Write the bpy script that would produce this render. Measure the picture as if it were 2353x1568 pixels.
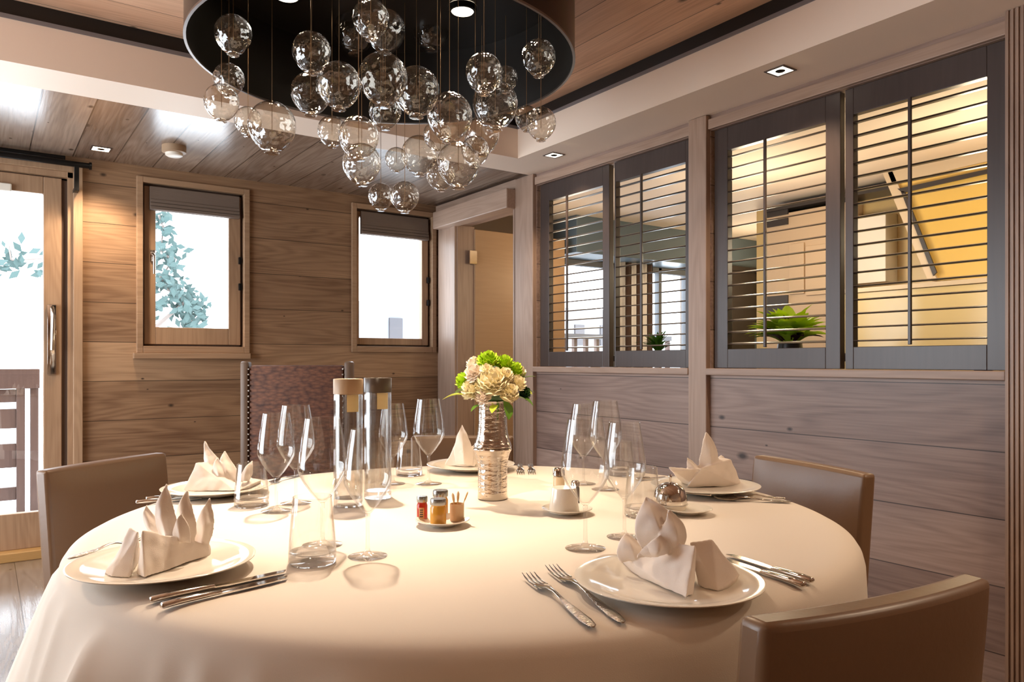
import bpy, bmesh, math, random
from mathutils import Vector, Matrix, noise as mnoise
sin, cos, pi = math.sin, math.cos, math.pi
random.seed(7)
SC = bpy.context.scene
COL = SC.collection
for o in list(bpy.data.objects): bpy.data.objects.remove(o)

# ------------------------------------------------------------------ camera
F, CX, HY, EYE = 1731.0, 1176.5, 831.0, 1.10
DX, DY, RX, RY = 0.5748, 0.8183, 0.8183, -0.5748
cam = bpy.data.cameras.new('camera'); camo = bpy.data.objects.new('camera', cam); COL.objects.link(camo)
cam.sensor_width = 36; cam.lens = F / 2353 * 36; cam.shift_y = (HY - 784) / 2353
cam.clip_start = 0.05
camo.location = (0, 0, EYE); camo.rotation_euler = (pi / 2, 0, -math.atan2(DX, DY))
SC.camera = camo
# ------------------------------------------------------------------ view, world
SC.view_settings.view_transform = 'Standard'; SC.view_settings.look = 'None'
SC.view_settings.gamma = 1; SC.view_settings.use_curve_mapping = False
SC.view_settings.exposure = 0.22
SC.cycles.max_bounces = 14; SC.cycles.transparent_max_bounces = 48
SC.cycles.transmission_bounces = 12; SC.cycles.glossy_bounces = 6; SC.cycles.diffuse_bounces = 5
SC.cycles.caustics_refractive = False; SC.cycles.caustics_reflective = False
SC.cycles.sample_clamp_indirect = 6
SC.cycles.use_denoising = True
wd = bpy.data.worlds.new('world'); SC.world = wd; wd.use_nodes = True
bg = wd.node_tree.nodes['Background']; bg.inputs[0].default_value = (0.86, 0.93, 1.0, 1); bg.inputs[1].default_value = 8.0

def light(name, kind, loc, power, color, **k):
    l = bpy.data.lights.new(name, kind); o = bpy.data.objects.new(name, l); COL.objects.link(o)
    o.location = loc; l.energy = power; l.color = color
    aim = k.pop('aim', None)
    for a, v in k.items(): setattr(l, a, v)
    if aim is not None:
        o.rotation_euler = (Vector(aim) - Vector(loc)).to_track_quat('-Z', 'Y').to_euler()
    return o
WARM = (1.0, 0.77, 0.54)
# portals guide the sky light through the glazed openings (they give no light themselves)
def portal(loc, aim, sx, sy):
    o = light('window_portal', 'AREA', loc, 1, (1, 1, 1), shape='RECTANGLE', size=sx, size_y=sy, aim=aim)
    o.data.cycles.is_portal = True
portal((1.1, 5.12, 1.5), (1.1, 0, 1.5), .6, 1.0)
portal((2.45, 5.12, 1.5), (2.45, 0, 1.5), .6, 1.0)
portal((-.35, 5.12, 1.2), (-.35, 0, 1.2), 1.3, 2.2)
portal((4.9, 5.12, 1.5), (4.9, 0, 1.5), 2.0, 1.3)
portal((-1.72, 3.4, 1.3), (5, 3.4, 1.3), 2.6, 1.9)

CEIL, TRAY, WX, WY = 2.28, 2.52, 2.825, 5.0
DRC = (1.217, 2.530); DRR = 0.687; DRZ = 2.19
SPOTS = [(0.93, 2.22), (1.563, 2.568), (0.95, 2.85), (1.45, 2.15)]
light('drum_spot_lamp', 'SPOT', (SPOTS[0][0], SPOTS[0][1], 2.44), 240, (1.0, .80, .60), spot_size=.85, spot_blend=1.0, shadow_soft_size=.03, aim=(0.75, 1.62, .76))
light('drum_spot_lamp', 'SPOT', (SPOTS[1][0], SPOTS[1][1], 2.44), 36, WARM, spot_size=1.6, spot_blend=.6, shadow_soft_size=.03, aim=(1.25, 1.95, .76))
light('drum_spot_lamp', 'SPOT', (SPOTS[2][0], SPOTS[2][1], 2.44), 36, WARM, spot_size=1.6, spot_blend=.6, shadow_soft_size=.03, aim=(.5, 2.3, .2))
light('drum_spot_lamp', 'SPOT', (SPOTS[3][0], SPOTS[3][1], 2.44), 30, WARM, spot_size=1.7, spot_blend=.6, shadow_soft_size=.03, aim=(1.2, 1.2, .76))
light('bouquet_fill_spot', 'SPOT', (.25, .75, 2.46), 120, WARM, spot_size=.36, spot_blend=.8, shadow_soft_size=.03, aim=(1.03, 1.55, 1.03))  # unseen spot added to brighten the front of the bouquet
DOWN = []   # (x, y) filled from the layout below
# ------------------------------------------------------------------ layout helpers
def W(px, py, Z):
    X = (px - CX) / F * Z
    return Vector((Z * DX + X * RX, Z * DY + X * RY, EYE + (HY - py) / F * Z))
def onz(px, py, z): return W(px, py, (z - EYE) * F / (HY - py))
def onx(px, py, x):
    t = (px - CX) / F; return W(px, py, x / (DX + t * RX))
def ony(px, py, y):
    t = (px - CX) / F; return W(px, py, y / (DY + t * RY))
def yR(px, x=None): return onx(px, 800, x or WX).y
def xB(px, y=None): return ony(px, 800, y or WY).x
TZ = 0.76

# ------------------------------------------------------------------ materials
def lin(c): return tuple((v / 255 / 12.92 if v / 255 <= .04045 else ((v / 255 + .055) / 1.055) ** 2.4) for v in c)
class N:
    def __init__(s, name):
        s.m = bpy.data.materials.new(name); s.m.use_nodes = True; s.t = s.m.node_tree; s.t.nodes.clear()
        s.out = s.t.nodes.new('ShaderNodeOutputMaterial')
    def n(s, typ, ins=None, **at):
        nd = s.t.nodes.new('ShaderNode' + typ)
        for k, v in at.items(): setattr(nd, k, v)
        for k, v in (ins or {}).items():
            if isinstance(v, bpy.types.NodeSocket): s.t.links.new(v, nd.inputs[k])
            else: nd.inputs[k].default_value = v
        return nd
    def math(s, op, a, b=0.0, c=None):
        d = {0: a, 1: b}
        if c is not None: d[2] = c
        return s.n('Math', d, operation=op).outputs[0]
    def mix(s, f, a, b, typ='MIX'):
        nd = s.n('MixRGB', {0: f, 1: a, 2: b}, blend_type=typ); return nd.outputs[0]
    def surf(s, sh): s.t.links.new(sh, s.out.inputs[0])
def rgba(c): return tuple(c) + (1.0,)
def principled(name, col, rough=.5, metal=0., bump=None, spec=.5, **kw):
    g = N(name); ins = {'Base Color': rgba(lin(col)), 'Roughness': rough, 'Metallic': metal, 'Specular IOR Level': spec}
    ins.update(kw)
    if bump:
        sc, st, stretch = bump
        tc = g.n('TexCoord'); mp = g.n('Mapping', {'Vector': tc.outputs['Object'], 'Scale': stretch})
        nz = g.n('TexNoise', {'Vector': mp.outputs[0], 'Scale': sc, 'Detail': 3.0})
        bp = g.n('Bump', {'Height': nz.outputs[0], 'Strength': st, 'Distance': .003}); ins['Normal'] = bp.outputs[0]
    p = g.n('BsdfPrincipled', ins); g.surf(p.outputs[0]); return g.m
def wood(name, c1, c2, across=2, along=0, width=.23, off=0., seam=True, rough=.5, knots=True, contrast=1., seamw=.004, spec=.4, tint=.22):
    g = N(name); tc = g.n('TexCoord'); sp = g.n('SeparateXYZ', {0: tc.outputs['Object']})
    a, b = sp.outputs[across], sp.outputs[along]; third = sp.outputs[3 - across - along]
    q = g.math('DIVIDE', g.math('SUBTRACT', a, off), width)
    idx = g.math('FLOOR', q); fr = g.math('FRACT', q)
    wn = g.n('TexWhiteNoise', {'W': idx}, noise_dimensions='1D')
    sh = g.math('MULTIPLY', wn.outputs[0], 37.0)
    bb = g.math('ADD', b, sh)
    v1 = g.n('CombineXYZ', {0: g.math('MULTIPLY', a, 1.0), 1: g.math('MULTIPLY', bb, .10), 2: third})
    big = g.n('TexNoise', {'Vector': v1.outputs[0], 'Scale': 5.0, 'Detail': 2.0})
    rings = g.math('FRACT', g.math('MULTIPLY', big.outputs[0], 17.0))
    rings = g.math('MULTIPLY', g.math('SUBTRACT', 1.0, rings), rings)
    rings = g.math('MULTIPLY', rings, 4.0)
    v2 = g.n('CombineXYZ', {0: g.math('MULTIPLY', a, 1.0), 1: g.math('MULTIPLY', bb, .03), 2: third})
    fine = g.n('TexNoise', {'Vector': v2.outputs[0], 'Scale': 130.0, 'Detail': 3.0})
    v3 = g.n('CombineXYZ', {0: a, 1: g.math('MULTIPLY', bb, .25), 2: third})
    patch = g.n('TexNoise', {'Vector': v3.outputs[0], 'Scale': 3.0, 'Detail': 3.0})
    f = g.math('ADD', g.math('MULTIPLY', g.math('POWER', rings, 3.0), .22 * contrast), g.math('MULTIPLY', fine.outputs[0], .75 * contrast))
    f = g.math('ADD', f, g.math('MULTIPLY', g.math('SUBTRACT', patch.outputs[0], .5), 1.1 * contrast))
    f = g.math('ADD', f, g.math('MULTIPLY', g.math('SUBTRACT', wn.outputs[0], .5), tint * 2))
    fc = g.n('Clamp', {0: f})
    col = g.mix(fc.outputs[0], rgba(lin(c1)), rgba(lin(c2)))
    if knots:
        kv = g.n('CombineXYZ', {0: g.math('MULTIPLY', a, 4.4), 1: g.math('MULTIPLY', bb, 2.6), 2: 0.0})
        vo = g.n('TexVoronoi', {'Vector': kv.outputs[0], 'Scale': 1.0}, voronoi_dimensions='2D')
        rnd = g.n('SeparateXYZ', {0: vo.outputs['Color']})
        rad = g.math('ADD', .02, g.math('MULTIPLY', g.math('POWER', rnd.outputs[0], 2.0), .09))
        kn = g.n('MapRange', {0: vo.outputs['Distance'], 1: rad, 2: g.math('MULTIPLY', rad, .3), 3: 0.0, 4: 1.0})
        use = g.math('GREATER_THAN', rnd.outputs[1], .25)
        kf = g.math('MULTIPLY', g.math('MULTIPLY', kn.outputs[0], use), .9)
        col = g.mix(kf, col, rgba(lin(tuple(v * .45 for v in c2))))
    hgt = f
    if seam:
        s1 = g.math('LESS_THAN', fr, seamw / width)
        col = g.mix(g.math('MULTIPLY', s1, .8), col, rgba(lin(tuple(v * .35 for v in c2))))
        hgt = g.math('SUBTRACT', g.math('MULTIPLY', f, .15), g.math('MULTIPLY', s1, 1.0))
    else: hgt = g.math('MULTIPLY', f, .15)
    bp = g.n('Bump', {'Height': hgt, 'Strength': .5, 'Distance': .004})
    p = g.n('BsdfPrincipled', {'Base Color': col, 'Roughness': rough, 'Normal': bp.outputs[0], 'Specular IOR Level': spec})
    g.surf(p.outputs[0]); return g.m
def thin_glass(name, tint=(1, 1, 1), edge=(.5, .45, .42), refl=.9, base=.06, power=4.0, seeds=0., rough=.01, absorb=0.):
    g = N(name)
    lw = g.n('LayerWeight', {'Blend': .5}); fac = g.math('POWER', lw.outputs['Facing'], power)
    tcol = g.mix(fac, rgba(tint), rgba(edge))
    ins = {'Color': (1, 1, 1, 1), 'Roughness': rough}
    if seeds:
        tc = g.n('TexCoord'); vo = g.n('TexVoronoi', {'Vector': tc.outputs['Object'], 'Scale': 11.0})
        d = g.n('MapRange', {0: vo.outputs['Distance'], 1: 0.0, 2: .22, 3: 1.0, 4: 0.0})
        nz = g.n('TexNoise', {'Vector': tc.outputs['Object'], 'Scale': 2.2, 'Detail': 1.0})
        h = g.math('ADD', g.math('MULTIPLY', d.outputs[0], .25), g.math('MULTIPLY', nz.outputs[0], 1.6))
        bp = g.n('Bump', {'Height': h, 'Strength': seeds, 'Distance': .10}); ins['Normal'] = bp.outputs[0]
    tr = g.n('BsdfTransparent', {0: tcol}); gl = g.n('BsdfGlossy', ins)
    f2 = g.math('ADD', base, g.math('MULTIPLY', fac, refl - base))
    mx = g.n('MixShader', {0: f2, 1: tr.outputs[0], 2: gl.outputs[0]}); g.surf(mx.outputs[0]); return g.m
def glass(name, col=(1, 1, 1), ior=1.45, rough=0.):
    g = N(name); p = g.n('BsdfGlass', {'Color': rgba(col), 'Roughness': rough, 'IOR': ior}); tr = g.n('BsdfTransparent', {0: (.97, .96, .95, 1)}); mx = g.n('MixShader', {0: .5, 1: p.outputs[0], 2: tr.outputs[0]}); g.surf(mx.outputs[0]); return g.m
def emit(name, col, s):
    g = N(name); p = g.n('Emission', {'Color': rgba(col), 'Strength': s}); g.surf(p.outputs[0]); return g.m

M = {}
M['wall_b'] = wood('pine_boards_back', (172, 138, 106), (104, 74, 52), 2, 0, .232, 1.213 % .232, rough=.45)
M['wall_r'] = wood('pine_boards_right', (174, 148, 134), (108, 86, 78), 2, 1, .229, .561 % .229, rough=.42, contrast=.9)
M['wall_l'] = wood('pine_boards_left', (206, 176, 148), (150, 118, 90), 2, 1, .232, .0, rough=.5)
M['ceil_b'] = wood('ceiling_boards_back', (160, 140, 124), (104, 84, 70), 0, 1, .21, .0, rough=.24, seamw=.006, spec=.6)
M['tray_y'] = wood('tray_boards_lengthwise', (240, 200, 168), (196, 152, 122), 0, 1, .19, .1, rough=.45)
M['tray_x'] = wood('tray_boards_crosswise', (240, 200, 168), (196, 152, 122), 1, 0, .19, .1, rough=.45)
M['trim_v'] = wood('trim_wood_upright', (176, 150, 132), (130, 104, 88), 0, 2, .5, .0, seam=False, rough=.4, knots=False, contrast=.8, tint=.05)
M['trim_h'] = wood('trim_wood_level', (176, 150, 132), (130, 104, 88), 2, 1, .5, .0, seam=False, rough=.4, knots=False, contrast=.8, tint=.05)
M['trim_hx'] = wood('trim_wood_across', (176, 144, 114), (126, 96, 72), 2, 0, .5, .0, seam=False, rough=.4, knots=False, contrast=.8, tint=.05)
M['trim_vb'] = wood('trim_wood_upright_back', (176, 144, 114), (126, 96, 72), 0, 2, .5, .0, seam=False, rough=.4, knots=False, contrast=.8, tint=.05)
M['floor'] = wood('floor_boards', (128, 110, 94), (84, 68, 56), 0, 1, .14, .0, rough=.16, seamw=.003, spec=1.0)
M['paint'] = principled('soffit_paint', (240, 222, 204), .6)
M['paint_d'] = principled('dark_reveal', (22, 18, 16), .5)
M['shut'] = wood('shutter_stain', (74, 62, 58), (48, 38, 34), 1, 2, .4, .0, seam=False, rough=.32, knots=False, contrast=.5, tint=.04)
M['shut_h'] = principled('louvre_stain', (66, 55, 50), .3)
M['black'] = principled('black_metal', (22, 20, 20), .35, .6)
M['drum_out'] = principled('drum_satin', (40, 32, 28), .28, .5)
M['drum_in'] = principled('drum_inside', (24, 19, 15), .42)
M['rim'] = principled('drum_rim', (120, 110, 105), .3, .8)
M['cloth'] = principled('tablecloth_linen', (222, 212, 200), .85, bump=(900, .12, (1, 1, 1)), spec=.2)
M['napkin'] = principled('napkin_linen', (236, 226, 216), .85, bump=(700, .15, (1, 1, 1)), spec=.2)
M['leather'] = principled('taupe_leather', (118, 90, 66), .36, bump=(90, .08, (1, 1, 1)))
M['china'] = principled('white_china', (236, 230, 218), .08, spec=.6)
M['steel'] = principled('polished_steel', (214, 206, 196), .08, 1.)
M['steel_p'] = principled('patterned_steel', (170, 160, 150), .22, 1., bump=(320, .9, (1, 1, .6)))
M['silver_h'] = principled('hammered_silver', (206, 196, 184), .14, 1., bump=(70, 1.0, (.45, .45, 1.6)))
M['wood_leg'] = principled('dark_wood_leg', (70, 48, 34), .4)
M['glassware'] = thin_glass('wine_glass', (.985, .985, .98), (.52, .49, .46), 1.0, .05, 4.6)
M['globe'] = thin_glass('smoked_globe_glass', (.90, .86, .80), (.42, .36, .32), 1.0, .11, 3.2, seeds=.2, rough=.0)
M['pane'] = thin_glass('window_pane', (.97, .98, .99), (.6, .65, .68), .7, .05, 4.)
M['solid_glass'] = glass('thick_glass')
M['neck'] = glass('globe_neck_glass', (1, .9, .78))
M['cable'] = principled('pendant_cable', (150, 120, 90), .35, .6)
M['beige_reflection'] = principled('carafe_reflection_tone', (178, 150, 118), .45)  # beige reflection in the empty glass, put into an opaque colour
M['label'] = principled('paper_label', (226, 206, 162), .8)
M['lamp_on'] = emit('lamp_face', (1, .84, .62), 9.)
M['lamp_dim'] = emit('lamp_face_soft', (1, .86, .66), 5.)
M['white_pl'] = principled('white_plastic', (225, 218, 205), .4)
M['beige_pl'] = principled('beige_plastic', (160, 132, 104), .5)

# ------------------------------------------------------------------ mesh helpers
def bm_new(): return bmesh.new()
def obj(name, bm, mat, parent=None, smooth=None, off=None, mods=None):
    if isinstance(bm, bmesh.types.BMesh):
        me = bpy.data.meshes.new(name)
        bmesh.ops.recalc_face_normals(bm, faces=bm.faces)
        bm.to_mesh(me); bm.free()
    else: me = bm
    if off is not None: me.transform(Matrix.Translation(-Vector(off)))
    me.materials.clear(); me.materials.append(M[mat] if isinstance(mat, str) else mat)
    if smooth is not None:
        me.polygons.foreach_set('use_smooth', [True] * len(me.polygons))
        if smooth < 180: me.set_sharp_from_angle(angle=math.radians(smooth))
    o = bpy.data.objects.new(name, me); COL.objects.link(o)
    if parent is not None: o.parent = parent
    return o
def thing(name, label, cat, loc=(0, 0, 0), rz=0, group=None):
    o = bpy.data.objects.new(name, None); COL.objects.link(o); o.empty_display_size = .05
    o.location = loc; o.rotation_euler = (0, 0, rz); return tag(o, label, cat, group)
def tag(o, label, cat, group=None):
    o['label'] = label; o['category'] = cat
    if group: o['group'] = group
    return o
def struct(name, bm, mat, parent=None, smooth=None):
    o = obj(name, bm, mat, parent, smooth)
    if parent is None: o['kind'] = 'structure'
    return o
def box(bm, a, b, bev=0., rot=None):
    x0, y0, z0 = [min(p, q) for p, q in zip(a, b)]; x1, y1, z1 = [max(p, q) for p, q in zip(a, b)]
    r = bmesh.ops.create_cube(bm, size=1)
    bmesh.ops.scale(bm, vec=(x1 - x0, y1 - y0, z1 - z0), verts=r['verts'])
    if bev:
        es = list({e for v in r['verts'] for e in v.link_edges})
        rr = bmesh.ops.bevel(bm, geom=es, offset=bev, segments=2, affect='EDGES', profile=.5)
        vs = list({v for f in rr['faces'] for v in f.verts})
        # include all verts of this island
        seen = set(vs); st = list(vs)
        while st:
            v = st.pop()
            for e in v.link_edges:
                w = e.other_vert(v)
                if w not in seen: seen.add(w); st.append(w)
        vs = list(seen)
    else: vs = r['verts']
    if rot is not None: bmesh.ops.transform(bm, matrix=rot, verts=vs)
    bmesh.ops.translate(bm, vec=((x0 + x1) / 2, (y0 + y1) / 2, (z0 + z1) / 2), verts=vs)
    return vs
def B(*boxes, bev=0.):
    bm = bm_new()
    for a, b in boxes: box(bm, a, b, bev)
    return bm
def lathe(prof, seg=32, c=(0, 0, 0), bm=None):
    bm = bm or bm_new(); rings = []
    for r, z in prof:
        if r < 1e-6: rings.append([bm.verts.new((c[0], c[1], c[2] + z))])
        else: rings.append([bm.verts.new((c[0] + r * cos(2 * pi * i / seg), c[1] + r * sin(2 * pi * i / seg), c[2] + z)) for i in range(seg)])
    for A, C in zip(rings, rings[1:]):
        for i in range(seg):
            j = (i + 1) % seg
            if len(A) == 1 and len(C) == 1: continue
            if len(A) == 1: bm.faces.new((A[0], C[i], C[j]))
            elif len(C) == 1: bm.faces.new((A[i], C[0], A[j]))
            else: bm.faces.new((A[i], C[i], C[j], A[j]))
    return bm
def tube(pts, r, seg=8, bm=None, flat=1.0, up=(0, 0, 1)):
    bm = bm or bm_new(); pts = [Vector(p) for p in pts]; rings = []
    rs = r if isinstance(r, (list, tuple)) else [r] * len(pts)
    for i, p in enumerate(pts):
        t = (pts[min(i + 1, len(pts) - 1)] - pts[max(i - 1, 0)]).normalized()
        u = Vector(up)
        if abs(t.dot(u)) > .95: u = Vector((1, 0, 0))
        s = t.cross(u).normalized(); w = s.cross(t).normalized()
        fl = flat[i] if isinstance(flat, (list, tuple)) else flat
        rings.append([bm.verts.new(p + s * (rs[i] * cos(2 * pi * k / seg)) + w * (rs[i] * fl * sin(2 * pi * k / seg))) for k in range(seg)])
    for A, C in zip(rings, rings[1:]):
        for k in range(seg):
            j = (k + 1) % seg; bm.faces.new((A[k], A[j], C[j], C[k]))
    bm.faces.new(rings[0][::-1]); bm.faces.new(rings[-1]); return bm
def prism(poly, axis, a, b, bm=None):
    """poly of 2D points extruded along axis (0,1,2) from a to b"""
    bm = bm or bm_new()
    def mk(u, v, w):
        return {0: (w, u, v), 1: (u, w, v), 2: (u, v, w)}[axis]
    A = [bm.verts.new(mk(u, v, a)) for u, v in poly]; C = [bm.verts.new(mk(u, v, b)) for u, v in poly]
    n = len(poly)
    for i in range(n): bm.faces.new((A[i], A[(i + 1) % n], C[(i + 1) % n], C[i]))
    bm.faces.new(A[::-1]); bm.faces.new(C); return bm

# ================================================================== SETTING
LX, FY, KX, KY, KW = -1.7, -1.5, 6.83, 3.62, 4.95        # left wall, wall behind the viewer, far kitchen wall
# ---- openings in the back wall
def P(px, py): return ony(px, py, WY)
w1 = dict(x0=xB(313), x1=xB(572), z0=P(440, 812).z, z1=P(318, 405).z, gx0=xB(356, WY + .05), gx1=xB(523, WY + .05), gz0=ony(440, 754, WY + .05).z, gz1=ony(440, 478, WY + .05).z)
w2 = dict(x0=xB(807), x1=xB(1000), z0=P(900, 810).z, z1=P(900, 478).z, gx0=xB(822, WY + .05), gx1=xB(966, WY + .05), gz0=ony(900, 778, WY + .05).z, gz1=ony(900, 520, WY + .05).z)
dr = dict(x0=-1.05, x1=xB(172), z1=P(120, 392).z)
kw = dict(x0=3.93, x1=5.62, z0=.95, z1=1.98)
def wall_with_holes(name, lo, hi, z1, holes, fixed, thick, axis, mat):
    """wall along axis (0: x, 1: y) with rectangular holes (a0, a1, z0, z1)"""
    bm = bm_new(); cuts = sorted({lo, hi} | {h[0] for h in holes} | {h[1] for h in holes})
    for a, b in zip(cuts, cuts[1:]):
        zs = [(0., z1)]
        for h in holes:
            if h[0] <= a + 1e-6 and h[1] >= b - 1e-6:
                nz = []
                for p, q in zs:
                    if h[2] > p: nz.append((p, h[2]))
                    if h[3] < q: nz.append((h[3], q))
                zs = nz
        for p, q in zs:
            if axis == 0: box(bm, (a, fixed, p), (b, fixed + thick, q))
            else: box(bm, (fixed, a, p), (fixed + thick, b, q))
    bmesh.ops.remove_doubles(bm, verts=bm.verts, dist=1e-5)
    return struct(name, bm, mat)
m = .03
wall_with_holes('wall_back', LX - .1, WX + .1, 2.6, [(dr['x0'], dr['x1'], -.01, dr['z1']),
    (w1['x0'] + m, w1['x1'] - m, w1['z0'] + m, w1['z1'] - m), (w2['x0'] + m, w2['x1'] - m, w2['z0'] + m, w2['z1'] - m)], WY, .12, 0, 'wall_b')
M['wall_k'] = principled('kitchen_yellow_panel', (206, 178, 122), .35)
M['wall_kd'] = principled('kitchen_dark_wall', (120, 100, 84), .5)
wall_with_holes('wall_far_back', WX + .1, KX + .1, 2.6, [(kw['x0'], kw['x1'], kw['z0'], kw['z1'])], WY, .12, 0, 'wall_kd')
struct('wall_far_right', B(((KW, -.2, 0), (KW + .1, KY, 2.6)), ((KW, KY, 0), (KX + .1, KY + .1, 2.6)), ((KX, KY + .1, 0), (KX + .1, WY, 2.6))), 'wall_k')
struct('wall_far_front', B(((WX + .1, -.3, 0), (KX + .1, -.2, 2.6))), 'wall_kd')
# left wall with a large window, wall behind the viewer
wall_with_holes('wall_left', FY, WY, 2.6, [(2.2, 4.6, .35, 2.15)], LX - .1, .1, 1, 'wall_l')
struct('wall_front', B(((LX - .1, FY - .1, 0), (WX + .1, FY, 2.6))), 'wall_l')
# right wall: doorway and two shuttered openings
D0, D1, DZ = yR(1187), yR(1052), 2.09
A0, A1 = yR(1590), yR(1234); B0, B1 = yR(2319), yR(1634)
SZ0, SZ1 = 1.065, 2.195
wall_with_holes('wall_right', FY, WY, 2.6, [(D0, D1, -.01, DZ), (A0, A1, SZ0, SZ1), (B0, B1, SZ0, SZ1)], WX, .1, 1, 'wall_r')
struct('floor', B(((LX - .1, FY - .1, -.08), (KX + .1, WY + .12, 0))), 'floor')
struct('ceiling', B(((LX - .1, 3.60, CEIL), (WX + .1, WY + .12, CEIL + .04))), 'ceil_b')
# soffit band and cove
CVX, CVY = 2.517, 3.525
SO = 3.80   # back edge of the painted band
bm = bm_new()
box(bm, (LX - .1, CVY, CEIL - .012), (WX, SO, CEIL + .03))
box(bm, (CVX, FY, CEIL - .012), (WX, CVY, CEIL + .03))
bm2 = bm_new()
box(bm2, (LX - .1, CVY, CEIL + .03), (CVX, CVY + .03, CEIL + .17))
box(bm2, (CVX, FY, CEIL + .03), (CVX + .03, CVY + .03, CEIL + .17))
struct('ceiling_soffit', bm, 'paint'); struct('ceiling_cove', bm2, 'paint')
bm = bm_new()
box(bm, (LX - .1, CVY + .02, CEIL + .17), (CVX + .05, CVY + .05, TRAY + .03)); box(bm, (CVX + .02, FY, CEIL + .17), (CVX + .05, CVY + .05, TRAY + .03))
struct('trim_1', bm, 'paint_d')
bm = bm_new()
box(bm, (LX - .1, CVY - .004, CEIL + .155), (CVX, CVY + .032, CEIL + .172)); box(bm, (CVX - .004, FY, CEIL + .155), (CVX + .032, CVY + .032, CEIL + .172))
M['rebate'] = principled('brown_rebate', (92, 72, 60), .6)
M['lip'] = principled('cove_lip', (120, 116, 118), .4)
struct('trim_2', bm, 'lip')
bmx = prism([(LX - .1, CVY + .03), (CVX + .03, CVY + .03), (CVX - 4.2, CVY - 4.2 + .0), (LX - .1, CVY - 4.2)], 2, TRAY, TRAY + .04)
bmy = prism([(CVX + .03, CVY + .03), (CVX + .03, FY), (CVX - (CVY - FY), FY)], 2, TRAY, TRAY + .04)
struct('ceiling_tray', bmx, 'tray_x'); struct('ceiling_tray_side', bmy, 'tray_y')
struct('ceiling_far', B(((WX + .1, -.2, CEIL), (KX + .1, WY + .12, CEIL + .04))), 'paint')
# trims on the right wall
def post(n, p0, p1, z0=0., z1=CEIL, out=.03, mat='trim_v'):
    a, b = sorted((yR(p0), yR(p1)))
    bm = bm_new(); box(bm, (WX - out, a, z0), (WX + .02, b, z1 - .014), .004)
    return struct(n, bm, mat)
post('trim_3', 1192, 1233); post('trim_4', 1591, 1632)
bm = bm_new(); y1 = yR(2320); 
box(bm, (WX - .035, y1 - .22, 0), (WX + .02, y1, CEIL - .014))
for k in range(14): box(bm, (WX - .041, y1 - .012 - k * .015, 0), (WX - .034, y1 - .004 - k * .015, CEIL - .014))
struct('trim_5', bm, 'trim_v')
def rail(n, p0, p1, z0, z1, out=.02):
    a, b = sorted((yR(p0), yR(p1))); bm = bm_new(); box(bm, (WX - out, a, z0), (WX + .02, b, z1), .003); return struct(n, bm, 'trim_h')
rail('trim_6', 1234, 1590, 2.197, 2.245); rail('trim_7', 1633, 2319, 2.197, 2.245)
rail('trim_8', 1233, 1591, 1.036, 1.068, .035); rail('trim_9', 1632, 2320, 1.036, 1.068, .035)
# doorway on the right wall
bm = bm_new()
ya, yb = D1, yR(1012)
box(bm, (WX - .012, D1 - .014, 0), (WX + .135, D1 + .03, DZ), .003); box(bm, (WX - .03, D1 - .006, 0), (WX - .004, D1 + .05, DZ + .02), .004)
box(bm, (WX - .02, D1 + .06, 0), (WX + .02, yb, DZ + .05), .004)
struct('trim_10', bm, 'trim_v')
struct('trim_11', B(((WX - .02, D0 - .004, 0), (WX + .12, D0 + .014, DZ)), bev=.004), 'trim_v')
bm = bm_new(); box(bm, (WX - .10, D0 - .03, DZ - .01), (WX + .0, WY - .10, DZ + .115), .006)
struct('trim_12', bm, 'trim_h')
bm = bm_new(); box(bm, (WX - .03, D0 - .03, DZ + .12), (WX + .0, WY - .02, CEIL - .01), .003)
struct('trim_13', bm, 'trim_h')

# open door leaf beyond the doorway
bm = bm_new(); box(bm, (WX + .13, D1 - .03, .01), (3.80, D1 + .012, DZ - .02), .003)
M['leaf'] = wood('door_leaf_veneer', (176, 142, 108), (150, 116, 84), 2, 0, .5, 0, seam=False, rough=.5, knots=False, contrast=.45, tint=.02)
d2 = struct('door_2', bm, 'leaf')
bm = bm_new()
for z in (1.86, 1.05, .3): box(bm, (WX + .07, D1 - .05, z - .05), (WX + .135, D1 - .03, z + .05), .003)
struct('hinge', bm, 'steel', d2)

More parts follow.
